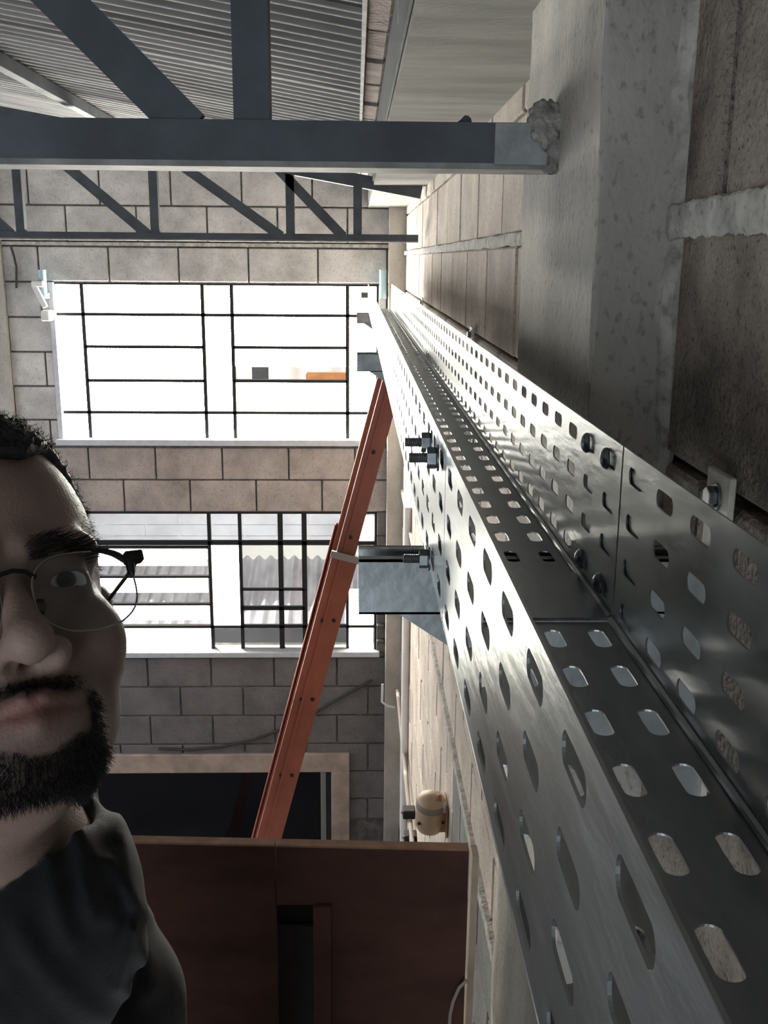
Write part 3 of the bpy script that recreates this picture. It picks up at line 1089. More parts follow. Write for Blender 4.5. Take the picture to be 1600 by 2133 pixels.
for y in (LY, LY + 0.42):
    MB().obox((foot.x, y, FLOOR + 0.02), (1, 0, 0), (0, 1, 0), 0.06, 0.03, 0.02, 0.006).build('foot', 'black_rubber', lad)

# ------------------------------------------------------------------ scaffold platform and its plywood guard
PLAT = -1.80
sc = empty('scaffold_tower', 'scaffold platform the person stands on, plank deck on steel tubes', 'scaffold')
for i in range(8):
    bx('plank', 'wood_pale', sc, -1.45 + i * 0.2, -1.26 + i * 0.2, -0.6, 1.20, PLAT - 0.04, PLAT, 0.004)
for x in (-1.40, 0.09):
    for y in (-0.5, 1.15):
        MB().tube([(x, y, FLOOR), (x, y, PLAT - 0.04)], 0.024, 12).build('leg', 'galv_plain', sc, smooth=True)
    MB().tube([(x, -0.5, PLAT - 0.07), (x, 1.15, PLAT - 0.07)], 0.022, 12).build('ledger', 'galv_plain', sc, smooth=True)
    MB().tube([(x, -0.5, -5.2), (x, 1.15, -2.2)], 0.02, 10).build('brace', 'galv_plain', sc, smooth=True)
for y in (-0.5, 1.15):
    MB().tube([(-1.4, y, PLAT - 0.07), (0.09, y, PLAT - 0.07)], 0.022, 12).build('ledger', 'galv_plain', sc, smooth=True)

PYY = 1.262
ply = empty('plywood_guard', 'reddish brown plywood guard panel with a tall slot, in front of the ladder', 'plywood panel')
zl, zr = at(310, 1757, Y=PYY)[2], at(977, 1772, Y=PYY)[2]
xr = at(977, 1772, Y=PYY)[0]
sx0, sx1 = at(576, 1890, Y=PYY)[0], at(652, 1890, Y=PYY)[0]
szt = at(600, 1885, Y=PYY)[2]
ztop = lambda x: zl + (zr - zl) * (x - at(310, 1757, Y=PYY)[0]) / (xr - at(310, 1757, Y=PYY)[0])
T = 0.015


def slab(mb, x0, x1, zb, y0=PYY, t=T):
    vs = [(x0, y0, zb), (x1, y0, zb), (x1, y0, ztop(x1)), (x0, y0, ztop(x0)), (x0, y0 + t, zb), (x1, y0 + t, zb), (x1, y0 + t, ztop(x1)), (x0, y0 + t, ztop(x0))]
    mb.add(vs, [(0, 1, 2, 3), (7, 6, 5, 4), (0, 4, 5, 1), (1, 5, 6, 2), (2, 6, 7, 3), (3, 7, 4, 0)])


mb = MB(); slab(mb, -1.35, sx0 - 0.001, PLAT); mb.build('plywood_board', 'ply', ply)
mb = MB(); slab(mb, sx0 + 0.0005, sx1, szt); mb.build('plywood_board', 'ply', ply)
mb = MB(); slab(mb, sx1, xr, PLAT); mb.build('plywood_board', 'ply', ply)
for (xa, xb) in ((-1.35, sx0 - 0.001), (sx0, xr)):
    mb = MB()
    for q in (0,):
        mb.add([(xa, PYY - 0.0006, ztop(xa) - 0.0005), (xb, PYY - 0.0006, ztop(xb) - 0.0005), (xb, PYY + T + 0.0006, ztop(xb) - 0.0005), (xa, PYY + T + 0.0006, ztop(xa) - 0.0005),
                (xa, PYY - 0.0006, ztop(xa) + 0.0025), (xb, PYY - 0.0006, ztop(xb) + 0.0025), (xb, PYY + T + 0.0006, ztop(xb) + 0.0025), (xa, PYY + T + 0.0006, ztop(xa) + 0.0025)],
               [(0, 3, 2, 1), (4, 5, 6, 7), (0, 1, 5, 4), (1, 2, 6, 5), (2, 3, 7, 6), (3, 0, 4, 7)])
    mb.build('edge_strip', 'ply_edge', ply)
zg = at(600, 1930, Y=PYY + 0.05)[2]
bx('slot_backing', 'black_rubber', ply, sx0 - 0.06, sx1 + 0.06, PYY + 0.06, PYY + 0.066, PLAT, szt + 0.02)  # black sheet added behind the slot to keep its opening dark
bx('slot_plate', 'grey_metal_dark', ply, sx0 - 0.04, sx1 + 0.04, PYY + 0.05, PYY + 0.056, PLAT, zg)
xb2 = at(690, 1990, Y=PYY)[0]
bx('batten', 'ply', ply, sx1 + 0.001, xb2, PYY - 0.010, PYY - 0.0005, PLAT, szt + 0.002, 0.001)
for x in (-1.3, -0.55, 0.10):
    bx('post', 'wood_pale', ply, x - 0.02, x + 0.02, PYY + T, PYY + T + 0.03, PLAT, -0.86)
mb = MB()                                             # pale board edge standing at the right end
a, b, c = at(989, 1772, Y=PYY + 0.02), at(983, 1900, Y=PYY + 0.02), at(968, 2133, Y=PYY + 0.02)
mb.bar((c[0], PYY + 0.02, PLAT), (a[0], PYY + 0.02, a[2]), 0.009, 0.03, (0, 1, 0))
mb.build('end_board', 'wood_pale', ply)
w = [at(x, y, Y=PYY - 0.012) for x, y in ((972, 2042), (956, 2058), (944, 2086), (938, 2112), (936, 2140), (940, 2190))]
wire = MB().tube(w, 0.0026, 8).build('loose_wire', 'cable_grey', None, smooth=True)
tag(wire, 'thin grey wire looping at the right edge of the plywood guard', 'wire')

# ------------------------------------------------------------------ fittings on the right wall
lamp = empty('wall_lamp', 'small beige bulkhead lamp on an orange-brown bracket, right wall', 'lamp')
LYp = 2.75
c = Vector(at(897, 1692, Y=LYp))
hgt = 0.068
mb = MB()
prof = [(-hgt, 0.0), (-hgt * 0.98, 0.018), (-hgt * 0.86, 0.036), (-hgt * 0.6, 0.045), (hgt * 0.35, 0.046), (hgt * 0.52, 0.046)]
mb.lathe(c, (0.05, -0.12, 1), prof, 28)
mb.build('lamp_body', 'beige_plastic', lamp, smooth=True)
MB().lathe(c, (0.05, -0.12, 1), [(hgt * 0.5, 0.044), (hgt * 0.62, 0.0445), (hgt * 0.78, 0.040), (hgt * 0.9, 0.030), (hgt * 1.0, 0.012), (hgt * 1.01, 0.0)], 28).build('lamp_cap', 'beige_plastic', lamp, smooth=True)
MB().lathe(c, (0.05, -0.12, 1), [(hgt * 0.30, 0.0462), (hgt * 0.33, 0.0468), (hgt * 0.55, 0.0466), (hgt * 0.60, 0.0455)], 28).build('sensor_band', 'grey_plastic', lamp, smooth=True)
MB().lathe(c + Vector((-0.036, -0.028, -0.02)), (-0.5, -1, 0), [(0, 0.006), (0.004, 0.005), (0.0045, 0)], 10).build('screw', 'rivet', lamp, smooth=True)
MB().lathe(c + Vector((0.036, -0.028, -0.017)), (0.5, -1, 0), [(0, 0.006), (0.004, 0.005), (0.0045, 0)], 10).build('screw', 'rivet', lamp, smooth=True)
wp = Vector(at(948, 1690, X=WX - 0.008))
MB().bar(c + Vector((0.03, 0, 0.0)), (WX - 0.01, c.y, c.z + 0.0), 0.02, 0.022).build('bracket_arm', 'beige_plastic', lamp)
bx('bracket_plate', 'beige_bracket', lamp, WX - 0.034, WX - 0.004, c.y - 0.03, c.y - 0.02, c.z - 0.052, c.z + 0.022, 0.003)
bx('wall_base', 'beige_bracket', lamp, WX - 0.008, WX - 0.003, c.y - 0.05, c.y + 0.05, c.z - 0.06, c.z + 0.04, 0.002)
MB().bar((WX - 0.026, c.y - 0.025, c.z), (WX - 0.029, c.y - 0.025, c.z + 0.075), 0.014, 0.012, (0, 1, 0), 0.003).build('bracket_stem', 'beige_bracket', lamp)
MB().lathe((WX - 0.014, c.y - 0.025, c.z + 0.018), (0, 0, 1), [(0, 0.011), (0.018, 0.012), (0.028, 0.008), (0.031, 0)], 14).build('knob', 'white_paint', lamp, smooth=True)

cz = at(850, 1690, X=0.25)
cond = MB().tube([(0.255, 1.9, cz[2] + 0.0), (0.255, 5.7, cz[2])], 0.011, 10).build('wall_conduit', 'grey_plastic', None, smooth=True)
tag(cond, 'thin grey conduit clipped along the lower right wall', 'conduit')
for i, (px, py, lab) in enumerate(((850, 1692, 'small black conduit box beside the beige wall lamp, upper of two'), (853, 1744, 'small black conduit box just above the plywood edge, lower of two'))):
    q = at(px, py, X=0.247)
    jb = empty('conduit_box', lab, 'junction box', 'black conduit boxes')
    bx('box_body', 'black_rubber', jb, 0.222, WX, q[1] - 0.03, q[1] + 0.03, q[2] - 0.022, q[2] + 0.022, 0.005)
    MB().lathe((0.222, q[1], q[2]), (-0.4, -1, 0), [(0, 0.009), (0.004, 0.008), (0.0045, 0)], 10).build('screw_cap', 'grey_plastic', jb, smooth=True)
# white tube added for the strongly lit strip of wall near the corner
dp = MB().tube([(0.262, 4.9, FLOOR), (0.262, 4.9, -1.2)], 0.022, 14).build('lit_wall_strip', 'white_paint', None, smooth=True)
tag(dp, 'white tube standing in for the brightly lit strip of right wall', 'pipe')

# white bracket arms carrying short tubes on the end wall
def corner_bracket(name, label, px, full):
    b = empty(name, label, 'bracket', 'tube brackets on the end wall')
    y = YF - 0.09
    s = lambda x, yy: at(x + px, yy, Y=y)
    t0, t1 = s(87, 562), s(88, 622)
    MB().tube([(t0[0], y, t0[2]), (t0[0], y, t1[2])], 0.021, 14).build('tube', 'blue_plastic', b, smooth=True)
    if full:
        a, c_, d = s(70, 591), s(95, 591), s(98, 640)
        MB().bar((a[0], y - 0.03, a[2]), (c_[0], y - 0.03, c_[2]), 0.035, 0.035, (0, 0, 1), 0.006).build('arm', 'white_paint', b)
        MB().bar((a[0] + 0.01, y - 0.03, a[2]), (d[0], y - 0.03, d[2]), 0.03, 0.022, (0, 1, 0), 0.004).build('strut', 'white_paint', b)
        e = s(95, 658)
        bx('foot_plate', 'white_paint', b, e[0] - 0.025, e[0] + 0.025, y - 0.01, YF - 0.004, e[2] - 0.03, e[2] + 0.03, 0.006)
    bx('wall_fixing', 'grey_plastic', b, t0[0] - 0.015, t0[0] + 0.015, y, YF - 0.003, t1[2], t1[2] + 0.03)


corner_bracket('tube_bracket', 'white triangular bracket with a pale blue tube left of the upper window', 0, True)
corner_bracket('tube_bracket', 'short pale blue tube on the end wall just above the tray', 711, False)

pts = [at(x, y, Y=YF - 0.02) for x, y in ((775, 1417), (720, 1448), (660, 1482), (600, 1515), (530, 1540), (460, 1556), (400, 1562), (330, 1560))]
cb = MB().tube(pts, 0.009, 8).build('sagging_cable', 'cable_dark', None, smooth=True)
tag(cb, 'dark cable sagging across the end wall above the doorway', 'cable')
pts = [at(x, y, Y=YF - 0.2) for x, y in ((797, 1425), (796, 1462), (806, 1470), (822, 1474))]
hk = MB().tube(pts, 0.008, 8).build('wall_hook', 'white_paint', None, smooth=True)
tag(hk, 'thin white wire hook beside the corner pilaster', 'hook')
pts = [at(x, y, Y=YF - 0.02) for x, y in ((22, 512), (28, 530), (34, 556), (34, 600))]
cb = MB().tube(pts, 0.007, 8).build('wall_cable', 'cable_dark', None, smooth=True)
tag(cb, 'short dark cable running down the left pilaster', 'cable')

# ------------------------------------------------------------------ the person (one continuous body grown from a distance field)
mat('skin', (0.39, 0.275, 0.23), 0.5, var=0.12, scale=40, bump=0.12, bump_scale=420, spec=0.35, attr='tone')
mat('hair', (0.012, 0.011, 0.012), 0.55, spec=0.5)
mat('beard', (0.014, 0.012, 0.012), 0.6, spec=0.4)
mat('shirt', (0.020, 0.021, 0.022), 0.85, var=0.25, scale=30, bump=0.25, bump_scale=900, spec=0.2)
MATS['shirt'].node_tree.nodes['Principled BSDF'].inputs['Sheen Weight'].default_value = 0.25
mat('trousers', (0.03, 0.035, 0.05), 0.9, var=0.2, scale=20)
mat('boot', (0.02, 0.017, 0.015), 0.6, var=0.2, scale=20)
mat('eye_white', (0.62, 0.58, 0.55), 0.25, spec=0.6, attr='tone')
mat('rim_black', (0.008, 0.008, 0.009), 0.3)
mat('rim_wire', (0.55, 0.53, 0.50), 0.3, metal=0.9)
glass_mat('lens_glass', (0.93, 0.95, 0.96))


def smin(a, b, k):
    h = np.clip(0.5 + 0.5 * (b - a) / k, 0, 1)
    return b * (1 - h) + a * h - k * h * (1 - h)


def smax(a, b, k):
    return -smin(-a, -b, k)


def ell(P, c, r):
    q = [(P[i] - c[i]) / r[i] for i in range(3)]
    k0 = np.sqrt(q[0] ** 2 + q[1] ** 2 + q[2] ** 2)
    k1 = np.sqrt(sum((q[i] / r[i]) ** 2 for i in range(3))) + 1e-9
    return k0 * (k0 - 1) / k1


def sph(P, c, r):
    return np.sqrt((P[0] - c[0]) ** 2 + (P[1] - c[1]) ** 2 + (P[2] - c[2]) ** 2) - r


def cone(P, a, b, ra, rb):
    a, b = np.array(a, float), np.array(b, float)
    d = b - a
    t = np.clip(((P[0] - a[0]) * d[0] + (P[1] - a[1]) * d[1] + (P[2] - a[2]) * d[2]) / (d @ d), 0, 1)
    q = np.sqrt((P[0] - a[0] - t * d[0]) ** 2 + (P[1] - a[1] - t * d[1]) ** 2 + (P[2] - a[2] - t * d[2]) ** 2)
    return q - (ra + (rb - ra) * t)


def surface_nets(xs, ys, zs, Fv):
    nx, ny, nz = Fv.shape
    s = Fv < 0
    cnt = np.zeros((nx - 1, ny - 1, nz - 1), np.int8)
    for i in (0, 1):
        for j in (0, 1):
            for k in (0, 1):
                cnt += s[i:nx - 1 + i, j:ny - 1 + j, k:nz - 1 + k]
    ids = np.argwhere((cnt > 0) & (cnt < 8))
    if len(ids) == 0:
        return np.zeros((0, 3)), []
    num = np.full((nx - 1, ny - 1, nz - 1), -1, np.int64)
    num[ids[:, 0], ids[:, 1], ids[:, 2]] = np.arange(len(ids))
    acc = np.zeros((len(ids), 3))
    n = np.zeros(len(ids))
    corners = [(i, j, k) for i in (0, 1) for j in (0, 1) for k in (0, 1)]
    X, Y, Z = np.asarray(xs), np.asarray(ys), np.asarray(zs)
    for a in corners:
        for ax in range(3):
            if a[ax]:
                continue
            b = list(a)
            b[ax] = 1
            ia = ids + np.array(a)
            ib = ids + np.array(b)
            fa = Fv[ia[:, 0], ia[:, 1], ia[:, 2]]
            fb = Fv[ib[:, 0], ib[:, 1], ib[:, 2]]
            m = (fa < 0) != (fb < 0)
            t = np.where(m, fa / np.where(m, fa - fb, 1), 0)
            pa = np.stack([X[ia[:, 0]], Y[ia[:, 1]], Z[ia[:, 2]]], 1)
            pb = np.stack([X[ib[:, 0]], Y[ib[:, 1]], Z[ib[:, 2]]], 1)
            acc += np.where(m[:, None], pa + (pb - pa) * t[:, None], 0)
            n += m
    V = acc / n[:, None]
    faces = []
    for ax in range(3):
        a1, a2 = (ax + 1) % 3, (ax + 2) % 3
        sl0 = [slice(None)] * 3
        sl1 = [slice(None)] * 3
        sl0[ax] = slice(0, -1)
        sl1[ax] = slice(1, None)
        e = np.argwhere(s[tuple(sl0)] != s[tuple(sl1)])
        ok = (e[:, a1] > 0) & (e[:, a2] > 0) & (e[:, a1] < Fv.shape[a1] - 1) & (e[:, a2] < Fv.shape[a2] - 1)
        e = e[ok]
        q = []
        for (d1, d2) in ((-1, -1), (0, -1), (0, 0), (-1, 0)):
            c = e.copy()
            c[:, a1] += d1
            c[:, a2] += d2
            q.append(num[c[:, 0], c[:, 1], c[:, 2]])
        q = np.stack(q, 1)
        flip = ~s[e[:, 0], e[:, 1], e[:, 2]]
        q[flip] = q[flip][:, ::-1]
        faces.append(q)
    return V, np.concatenate(faces)


def mesh_from(name, V, Fc, m, parent, tone=None, smooth_it=0):
    me = bpy.data.meshes.new(name)
    if smooth_it:
        e = np.concatenate([Fc[:, [0, 1]], Fc[:, [1, 2]], Fc[:, [2, 3]], Fc[:, [3, 0]]])
        for _ in range(smooth_it):
            a = np.zeros_like(V); c = np.zeros(len(V))
            np.add.at(a, e[:, 0], V[e[:, 1]]); np.add.at(c, e[:, 0], 1)
            np.add.at(a, e[:, 1], V[e[:, 0]]); np.add.at(c, e[:, 1], 1)
            V = V * 0.5 + a / c[:, None] * 0.5
    me.from_pydata(V.tolist(), [], Fc.tolist())
    me.update()
    o = bpy.data.objects.new(name, me)
    COL.objects.link(o)
    me.materials.append(MATS[m])
    me.shade_smooth()
    if tone is not None:
        ca = me.attributes.new('tone', 'FLOAT_COLOR', 'POINT')
        ca.data.foreach_set('color', np.concatenate([tone, np.ones((len(tone), 1))], 1).astype(np.float32).ravel())
    o.parent = parent
    return o


# head frame: x to the picture's right, face towards -y, eyes at z = 0
HY, HT, HRL = math.radians(32), math.radians(-34), math.radians(2)
RH = np.array((Matrix.Rotation(HY, 3, 'Z') @ Matrix.Rotation(HT, 3, 'X') @ Matrix.Rotation(HRL, 3, 'Y')))
nas = np.array((0, -0.086, 0.0))                        # bridge of the nose
nas_w = np.array(at(18, 1216, Y=0.505))
H0 = nas_w - RH @ nas


def hl(P):
    d = [P[i] - H0[i] for i in range(3)]
    return [RH[0, i] * d[0] + RH[1, i] * d[1] + RH[2, i] * d[2] for i in range(3)]


def hw(p):
    return H0 + RH @ np.array(p, float)


def head_sdf(Q):
    """Q in head frame"""
    ax = [np.abs(Q[0]), Q[1], Q[2]]
    f = ell(Q, (0, 0.012, 0.038), (0.0725, 0.097, 0.088))
    f = smin(f, ell(Q, (0, -0.022, -0.040), (0.060, 0.060, 0.074)), 0.03)
    f = smin(f, cone(ax, (0.050, 0.012, -0.050), (0.012, -0.066, -0.086), 0.017, 0.019), 0.028)
    f = smin(f, sph(Q, (0, -0.071, -0.087), 0.0175), 0.014)
    f = smin(f, sph(ax, (0.039, -0.056, -0.030), 0.023), 0.022)
    f = smin(f, cone(ax, (0.010, -0.084, 0.018), (0.046, -0.066, 0.020), 0.0085, 0.0095), 0.014)
    f = smax(f, -ell(ax, (0.032, -0.099, -0.002), (0.019, 0.020, 0.013)), 0.012)
    # eyelids
    f = smin(f, smax(sph(ax, (0.032, -0.0710, -0.001), 0.0142), -ell(ax, (0.0325, -0.088, -0.0005), (0.0145, 0.014, 0.0044)), 0.002), 0.005)
    # nose
    f = smin(f, cone(Q, (0, -0.083, 0.004), (0, -0.108, -0.036), 0.0065, 0.0105), 0.010)
    f = smin(f, sph(Q, (0, -0.1085, -0.0375), 0.0115), 0.006)
    f = smin(f, ell(ax, (0.0145, -0.0945, -0.0415), (0.0085, 0.0115, 0.0085)), 0.006)
    f = smax(f, -ell(ax, (0.0078, -0.1010, -0.0500), (0.0044, 0.0068, 0.0060)), 0.0025)
    # mouth
    f = smin(f, ell(Q, (0, -0.072, -0.068), (0.032, 0.021, 0.030)), 0.016)
    f = smin(f, cone(ax, (0.004, -0.0955, -0.0640), (0.025, -0.0835, -0.0690), 0.0052, 0.0030), 0.005)
    f = smin(f, cone(ax, (0.0, -0.0945, -0.0755), (0.022, -0.0840, -0.0710), 0.0062, 0.0035), 0.005)
    f = smax(f, -cone(ax, (0.0, -0.1010, -0.0692), (0.027, -0.0865, -0.0697), 0.0014, 0.0010), 0.003)
    f = smax(f, -cone(Q, (0, -0.1015, -0.052), (0, -0.1035, -0.060), 0.0030, 0.0034), 0.004)
    # ears
    ear = ell([ax[0] - 0.14 * (Q[1] - 0.012), Q[1], Q[2]], (0.0750, 0.014, -0.010), (0.0085, 0.019, 0.031))
    ear = smax(ear, -ell([ax[0] - 0.14 * (Q[1] - 0.012), Q[1], Q[2]], (0.0835, 0.008, -0.008), (0.006, 0.010, 0.017)), 0.004)
    return smin(f, ear, 0.006)


# body joints in world space
NB = np.array(at(-150, 1890, Y=0.60))                   # pit of the neck
skull_base = hw((0, 0.030, -0.055))
neck_lo = NB + np.array((0.0, 0.055, -0.03))
SR = np.array(at(62, 1900, Y=0.57))                   # shoulder on the picture's right
TRAP = np.array(at(50, 1600, Y=0.70))
chest = NB + np.array((-0.02, 0.09, -0.22))
SL = NB + np.array((-0.19, 0.02, -0.05))
pelvis = NB + np.array((-0.03, 0.12, -0.56))
ELR, WRR = np.array(at(10, 2450, Y=0.57)), np.array((-0.16, 0.42, -0.92))
ELL_, WRL = SL + np.array((-0.10, 0.02, -0.29)), SL + np.array((-0.07, -0.10, -0.53))
hips = [pelvis + np.array((s * 0.09, 0, -0.05)) for s in (-1, 1)]
knees = [h + np.array((s * 0.02, -0.04, -0.42)) for h, s in zip(hips, (-1, 1))]
ankles = [np.array((k[0] + s * 0.01, k[1] + 0.05, PLAT + 0.10)) for k, s in zip(knees, (-1, 1))]


def torso_sdf(P):
    f = ell(P, chest, (0.165, 0.115, 0.23))
    f = smin(f, ell(P, pelvis + np.array((0, 0, 0.06)), (0.155, 0.11, 0.17)), 0.08)
    f = smin(f, cone(P, TRAP, SR, 0.036, 0.047), 0.03)
    f = smin(f, cone(P, neck_lo, SL, 0.055, 0.058), 0.05)
    f = smin(f, cone(P, neck_lo + np.array((0, 0.02, -0.02)), SR, 0.06, 0.046), 0.04)
    return f


def arms_sdf(P):
    f = cone(P, SR, ELR, 0.047, 0.040)
    f = smin(f, cone(P, ELR, WRR, 0.038, 0.026), 0.02)
    f = np.minimum(f, smin(cone(P, SL, ELL_, 0.052, 0.042), cone(P, ELL_, WRL, 0.040, 0.027), 0.02))
    for wr, d in ((WRR, (WRR - ELR)), (WRL, (WRL - ELL_))):
        d = d / np.linalg.norm(d)
        sd = np.cross(d, (0, 1, 0)); sd /= np.linalg.norm(sd)
        pm = wr + d * 0.075
        f = smin(f, cone(P, wr + d * 0.02, pm, 0.027, 0.032), 0.015)
        for i, ll in enumerate((0.075, 0.085, 0.078, 0.060)):
            base = pm + sd * (i - 1.5) * 0.020
            kn = base + d * ll * 0.55 + np.array((0, -0.008, 0))
            f = smin(f, cone(P, base, kn, 0.0095, 0.0085), 0.006)
            f = smin(f, cone(P, kn, kn + d * ll * 0.45 + np.array((0, -0.016, 0)), 0.0085, 0.0075), 0.004)
        tb = wr + d * 0.04 - sd * 0.030
        f = smin(f, cone(P, tb, tb + d * 0.05 - sd * 0.028, 0.011, 0.009), 0.008)
    return f


def legs_sdf(P):
    f = None
    for h, k, a in zip(hips, knees, ankles):
        g = smin(cone(P, h, k, 0.082, 0.058), cone(P, k, a, 0.056, 0.042), 0.03)
        f = g if f is None else np.minimum(f, g)
    return f


def axis_coords(lo, hi, fine0, fine1, cs, fs):
    a = list(np.arange(lo, fine0, cs)) + list(np.arange(fine0, fine1, fs)) + list(np.arange(fine1, hi + cs, cs))
    return np.array(sorted(set(np.round(a, 6))))


hb0, hb1 = H0 - 0.155, H0 + 0.155
hb0[2] = H0[2] - 0.165
xs = axis_coords(NB[0] - 0.42, 0.02, hb0[0], hb1[0], 0.011, 0.0024)
ys = axis_coords(0.20, 0.90, hb0[1], hb1[1], 0.011, 0.0024)
zs = axis_coords(PLAT - 0.02, H0[2] + 0.20, hb0[2], hb1[2], 0.012, 0.0024)
G = np.meshgrid(xs, ys, zs, indexing='ij', sparse=True)
lowm = zs < NB[2] + 0.16
Fv = np.full((len(xs), len(ys), len(zs)), 1.0)
kz = int(lowm.sum())
Gl = [G[0], G[1], G[2][:, :, :kz]]
b_ = smin(torso_sdf(Gl), arms_sdf(Gl), 0.03)
Fv[:, :, :kz] = smin(b_, legs_sdf(Gl), 0.05)
iz = np.where(zs > H0[2] - 0.30)[0][0]
Gh = [G[0], G[1], G[2][:, :, iz:]]
neck = cone(Gh, skull_base, neck_lo, 0.052, 0.054)
neck = smin(neck, cone(Gh, hw((0, -0.035, -0.095)), NB + np.array((0, 0.03, 0)), 0.022, 0.040), 0.03)
ix = np.where((xs > H0[0] - 0.16) & (xs < H0[0] + 0.16))[0]
iy = np.where((ys > H0[1] - 0.17) & (ys < H0[1] + 0.17))[0]
Gq = [G[0][ix], G[1][:, iy], G[2][:, :, iz:]]
hd = head_sdf(hl(Gq))
nk = neck[np.ix_(ix, iy, range(neck.shape[2]))]
neck[np.ix_(ix, iy, range(neck.shape[2]))] = smin(hd, nk, 0.022)
Fv[:, :, iz:] = smin(Fv[:, :, iz:], neck, 0.03)
V, Fc = surface_nets(xs, ys, zs, Fv)
Lc = np.stack(hl([V[:, 0], V[:, 1], V[:, 2]]), 1)      # head-frame coordinates of the skin
lx, ly, lz = np.abs(Lc[:, 0]), Lc[:, 1], Lc[:, 2]
sstep = lambda a, b, t: np.clip((t - a) / (b - a), 0, 1) ** 2 * (3 - 2 * np.clip((t - a) / (b - a), 0, 1))
front = sstep(0.0, -0.03, ly)
lips = np.exp(-((lx / 0.024) ** 4) - ((lz + 0.0695) / 0.0095) ** 4) * sstep(-0.078, -0.086, ly)
must = np.exp(-((lx / 0.030) ** 4)) * sstep(-0.050, -0.055, lz) * sstep(-0.068, -0.062, lz) * sstep(-0.07, -0.08, ly)
ring = sstep(0.025, 0.029, lx) * sstep(0.040, 0.033, lx) * sstep(-0.055, -0.066, lz) * front
chin = sstep(-0.083, -0.090, lz + 0.004 * np.cos(lx * 120)) * sstep(-0.118, -0.106, lz) * sstep(0.0, -0.02, ly) * (0.35 + 0.65 * sstep(0.050, 0.036, lx))
jaw = 0.35 * sstep(-0.045, -0.07, lz) * sstep(-0.125, -0.108, lz) * sstep(0.035, 0.01, ly)
beard_m = np.clip(np.maximum.reduce([must, ring, chin, jaw]) * (1 - lips), 0, 1)
isneck = sstep(-0.15, -0.11, lz)
beard_m *= isneck
tone = np.ones((len(V), 3))
tone *= (1 - 0.80 * beard_m)[:, None]
tone = tone * (1 - lips[:, None] * (1 - np.array((0.85, 0.62, 0.62))))
temple = sstep(0.048, 0.062, lx) * sstep(0.005, 0.03, lz) * sstep(-0.075, -0.055, ly)
tone *= (1 - 0.35 * temple)[:, None]
brow = np.exp(-(((lz - 0.0195 + 0.35 * (lx - 0.03) ** 2 * 30) / 0.0055) ** 4)) * sstep(0.008, 0.014, lx) * sstep(0.052, 0.046, lx) * sstep(-0.05, -0.06, ly)
tone *= (1 - 0.6 * brow)[:, None]
person = empty('person', 'person with glasses, beard and dark shirt looking into the lens at the left edge', 'person')
body = mesh_from('body', V, Fc, 'skin', person, tone, 1)

# eyes
for s in (-1, 1):
    c = np.array((s * 0.032, -0.0710, -0.001))
    g = np.array((-0.16, -1.0, 0.02)); g /= np.linalg.norm(g)       # the gaze, in the head frame
    n, m = 24, 32
    vs, fs, tn_ = [], [], []
    a = np.cross(g, (0, 0, 1)); a /= np.linalg.norm(a); b = np.cross(a, g)
    for i in range(n + 1):
        th = math.pi * i / n
        for j in range(m):
            ph = 2 * math.pi * j / m
            d = g * math.cos(th) + (a * math.cos(ph) + b * math.sin(ph)) * math.sin(th)
            vs.append(hw(c + d * 0.0124))
            deg = math.degrees(th)
            tn_.append((0.01,) * 3 if deg < 13 else ((0.07, 0.04, 0.03) if deg < 29 else (1, 1, 1)))
    for i in range(n):
        for j in range(m):
            j2 = (j + 1) % m
            fs.append((i * m + j, (i + 1) * m + j, (i + 1) * m + j2, i * m + j2))
    mesh_from('eye', np.array(vs), np.array(fs), 'eye_white', person, np.array(tn_))

# hair: tight cap of curls over the skull
hx = np.arange(H0[0] - 0.12, H0[0] + 0.12, 0.0022)
hy_ = np.arange(H0[1] - 0.12, H0[1] + 0.16, 0.0022)
hz_ = np.arange(H0[2] - 0.06, H0[2] + 0.17, 0.0022)
Gg = np.meshgrid(hx, hy_, hz_, indexing='ij', sparse=True)
Q = hl(Gg)
sk = ell(Q, (0, 0.012, 0.038), (0.0725, 0.097, 0.088))
nz_ = (np.sin(Q[0] * 900 + 2 * np.sin(Q[2] * 500)) * np.sin(Q[1] * 850 + 1.5 * np.sin(Q[0] * 600)) * np.sin(Q[2] * 880 + np.sin(Q[1] * 700)))
hairline = 0.076 + np.clip(np.abs(Q[0]) - 0.022, 0, 1) * 0.75 - np.clip(Q[1] + 0.040, 0, 1) * 1.5
f = sk - 0.0095 + np.clip(np.abs(Q[0]) - 0.035, 0, 0.03) * 0.22 - 0.0032 * nz_
f = smax(f, (hairline - Q[2]) * 0.6, 0.004)
f = smax(f, -(sk + 0.004), 0.001)
Vh, Fh = surface_nets(hx, hy_, hz_, f)
hair = mesh_from('hair', Vh, Fh, 'hair', person)


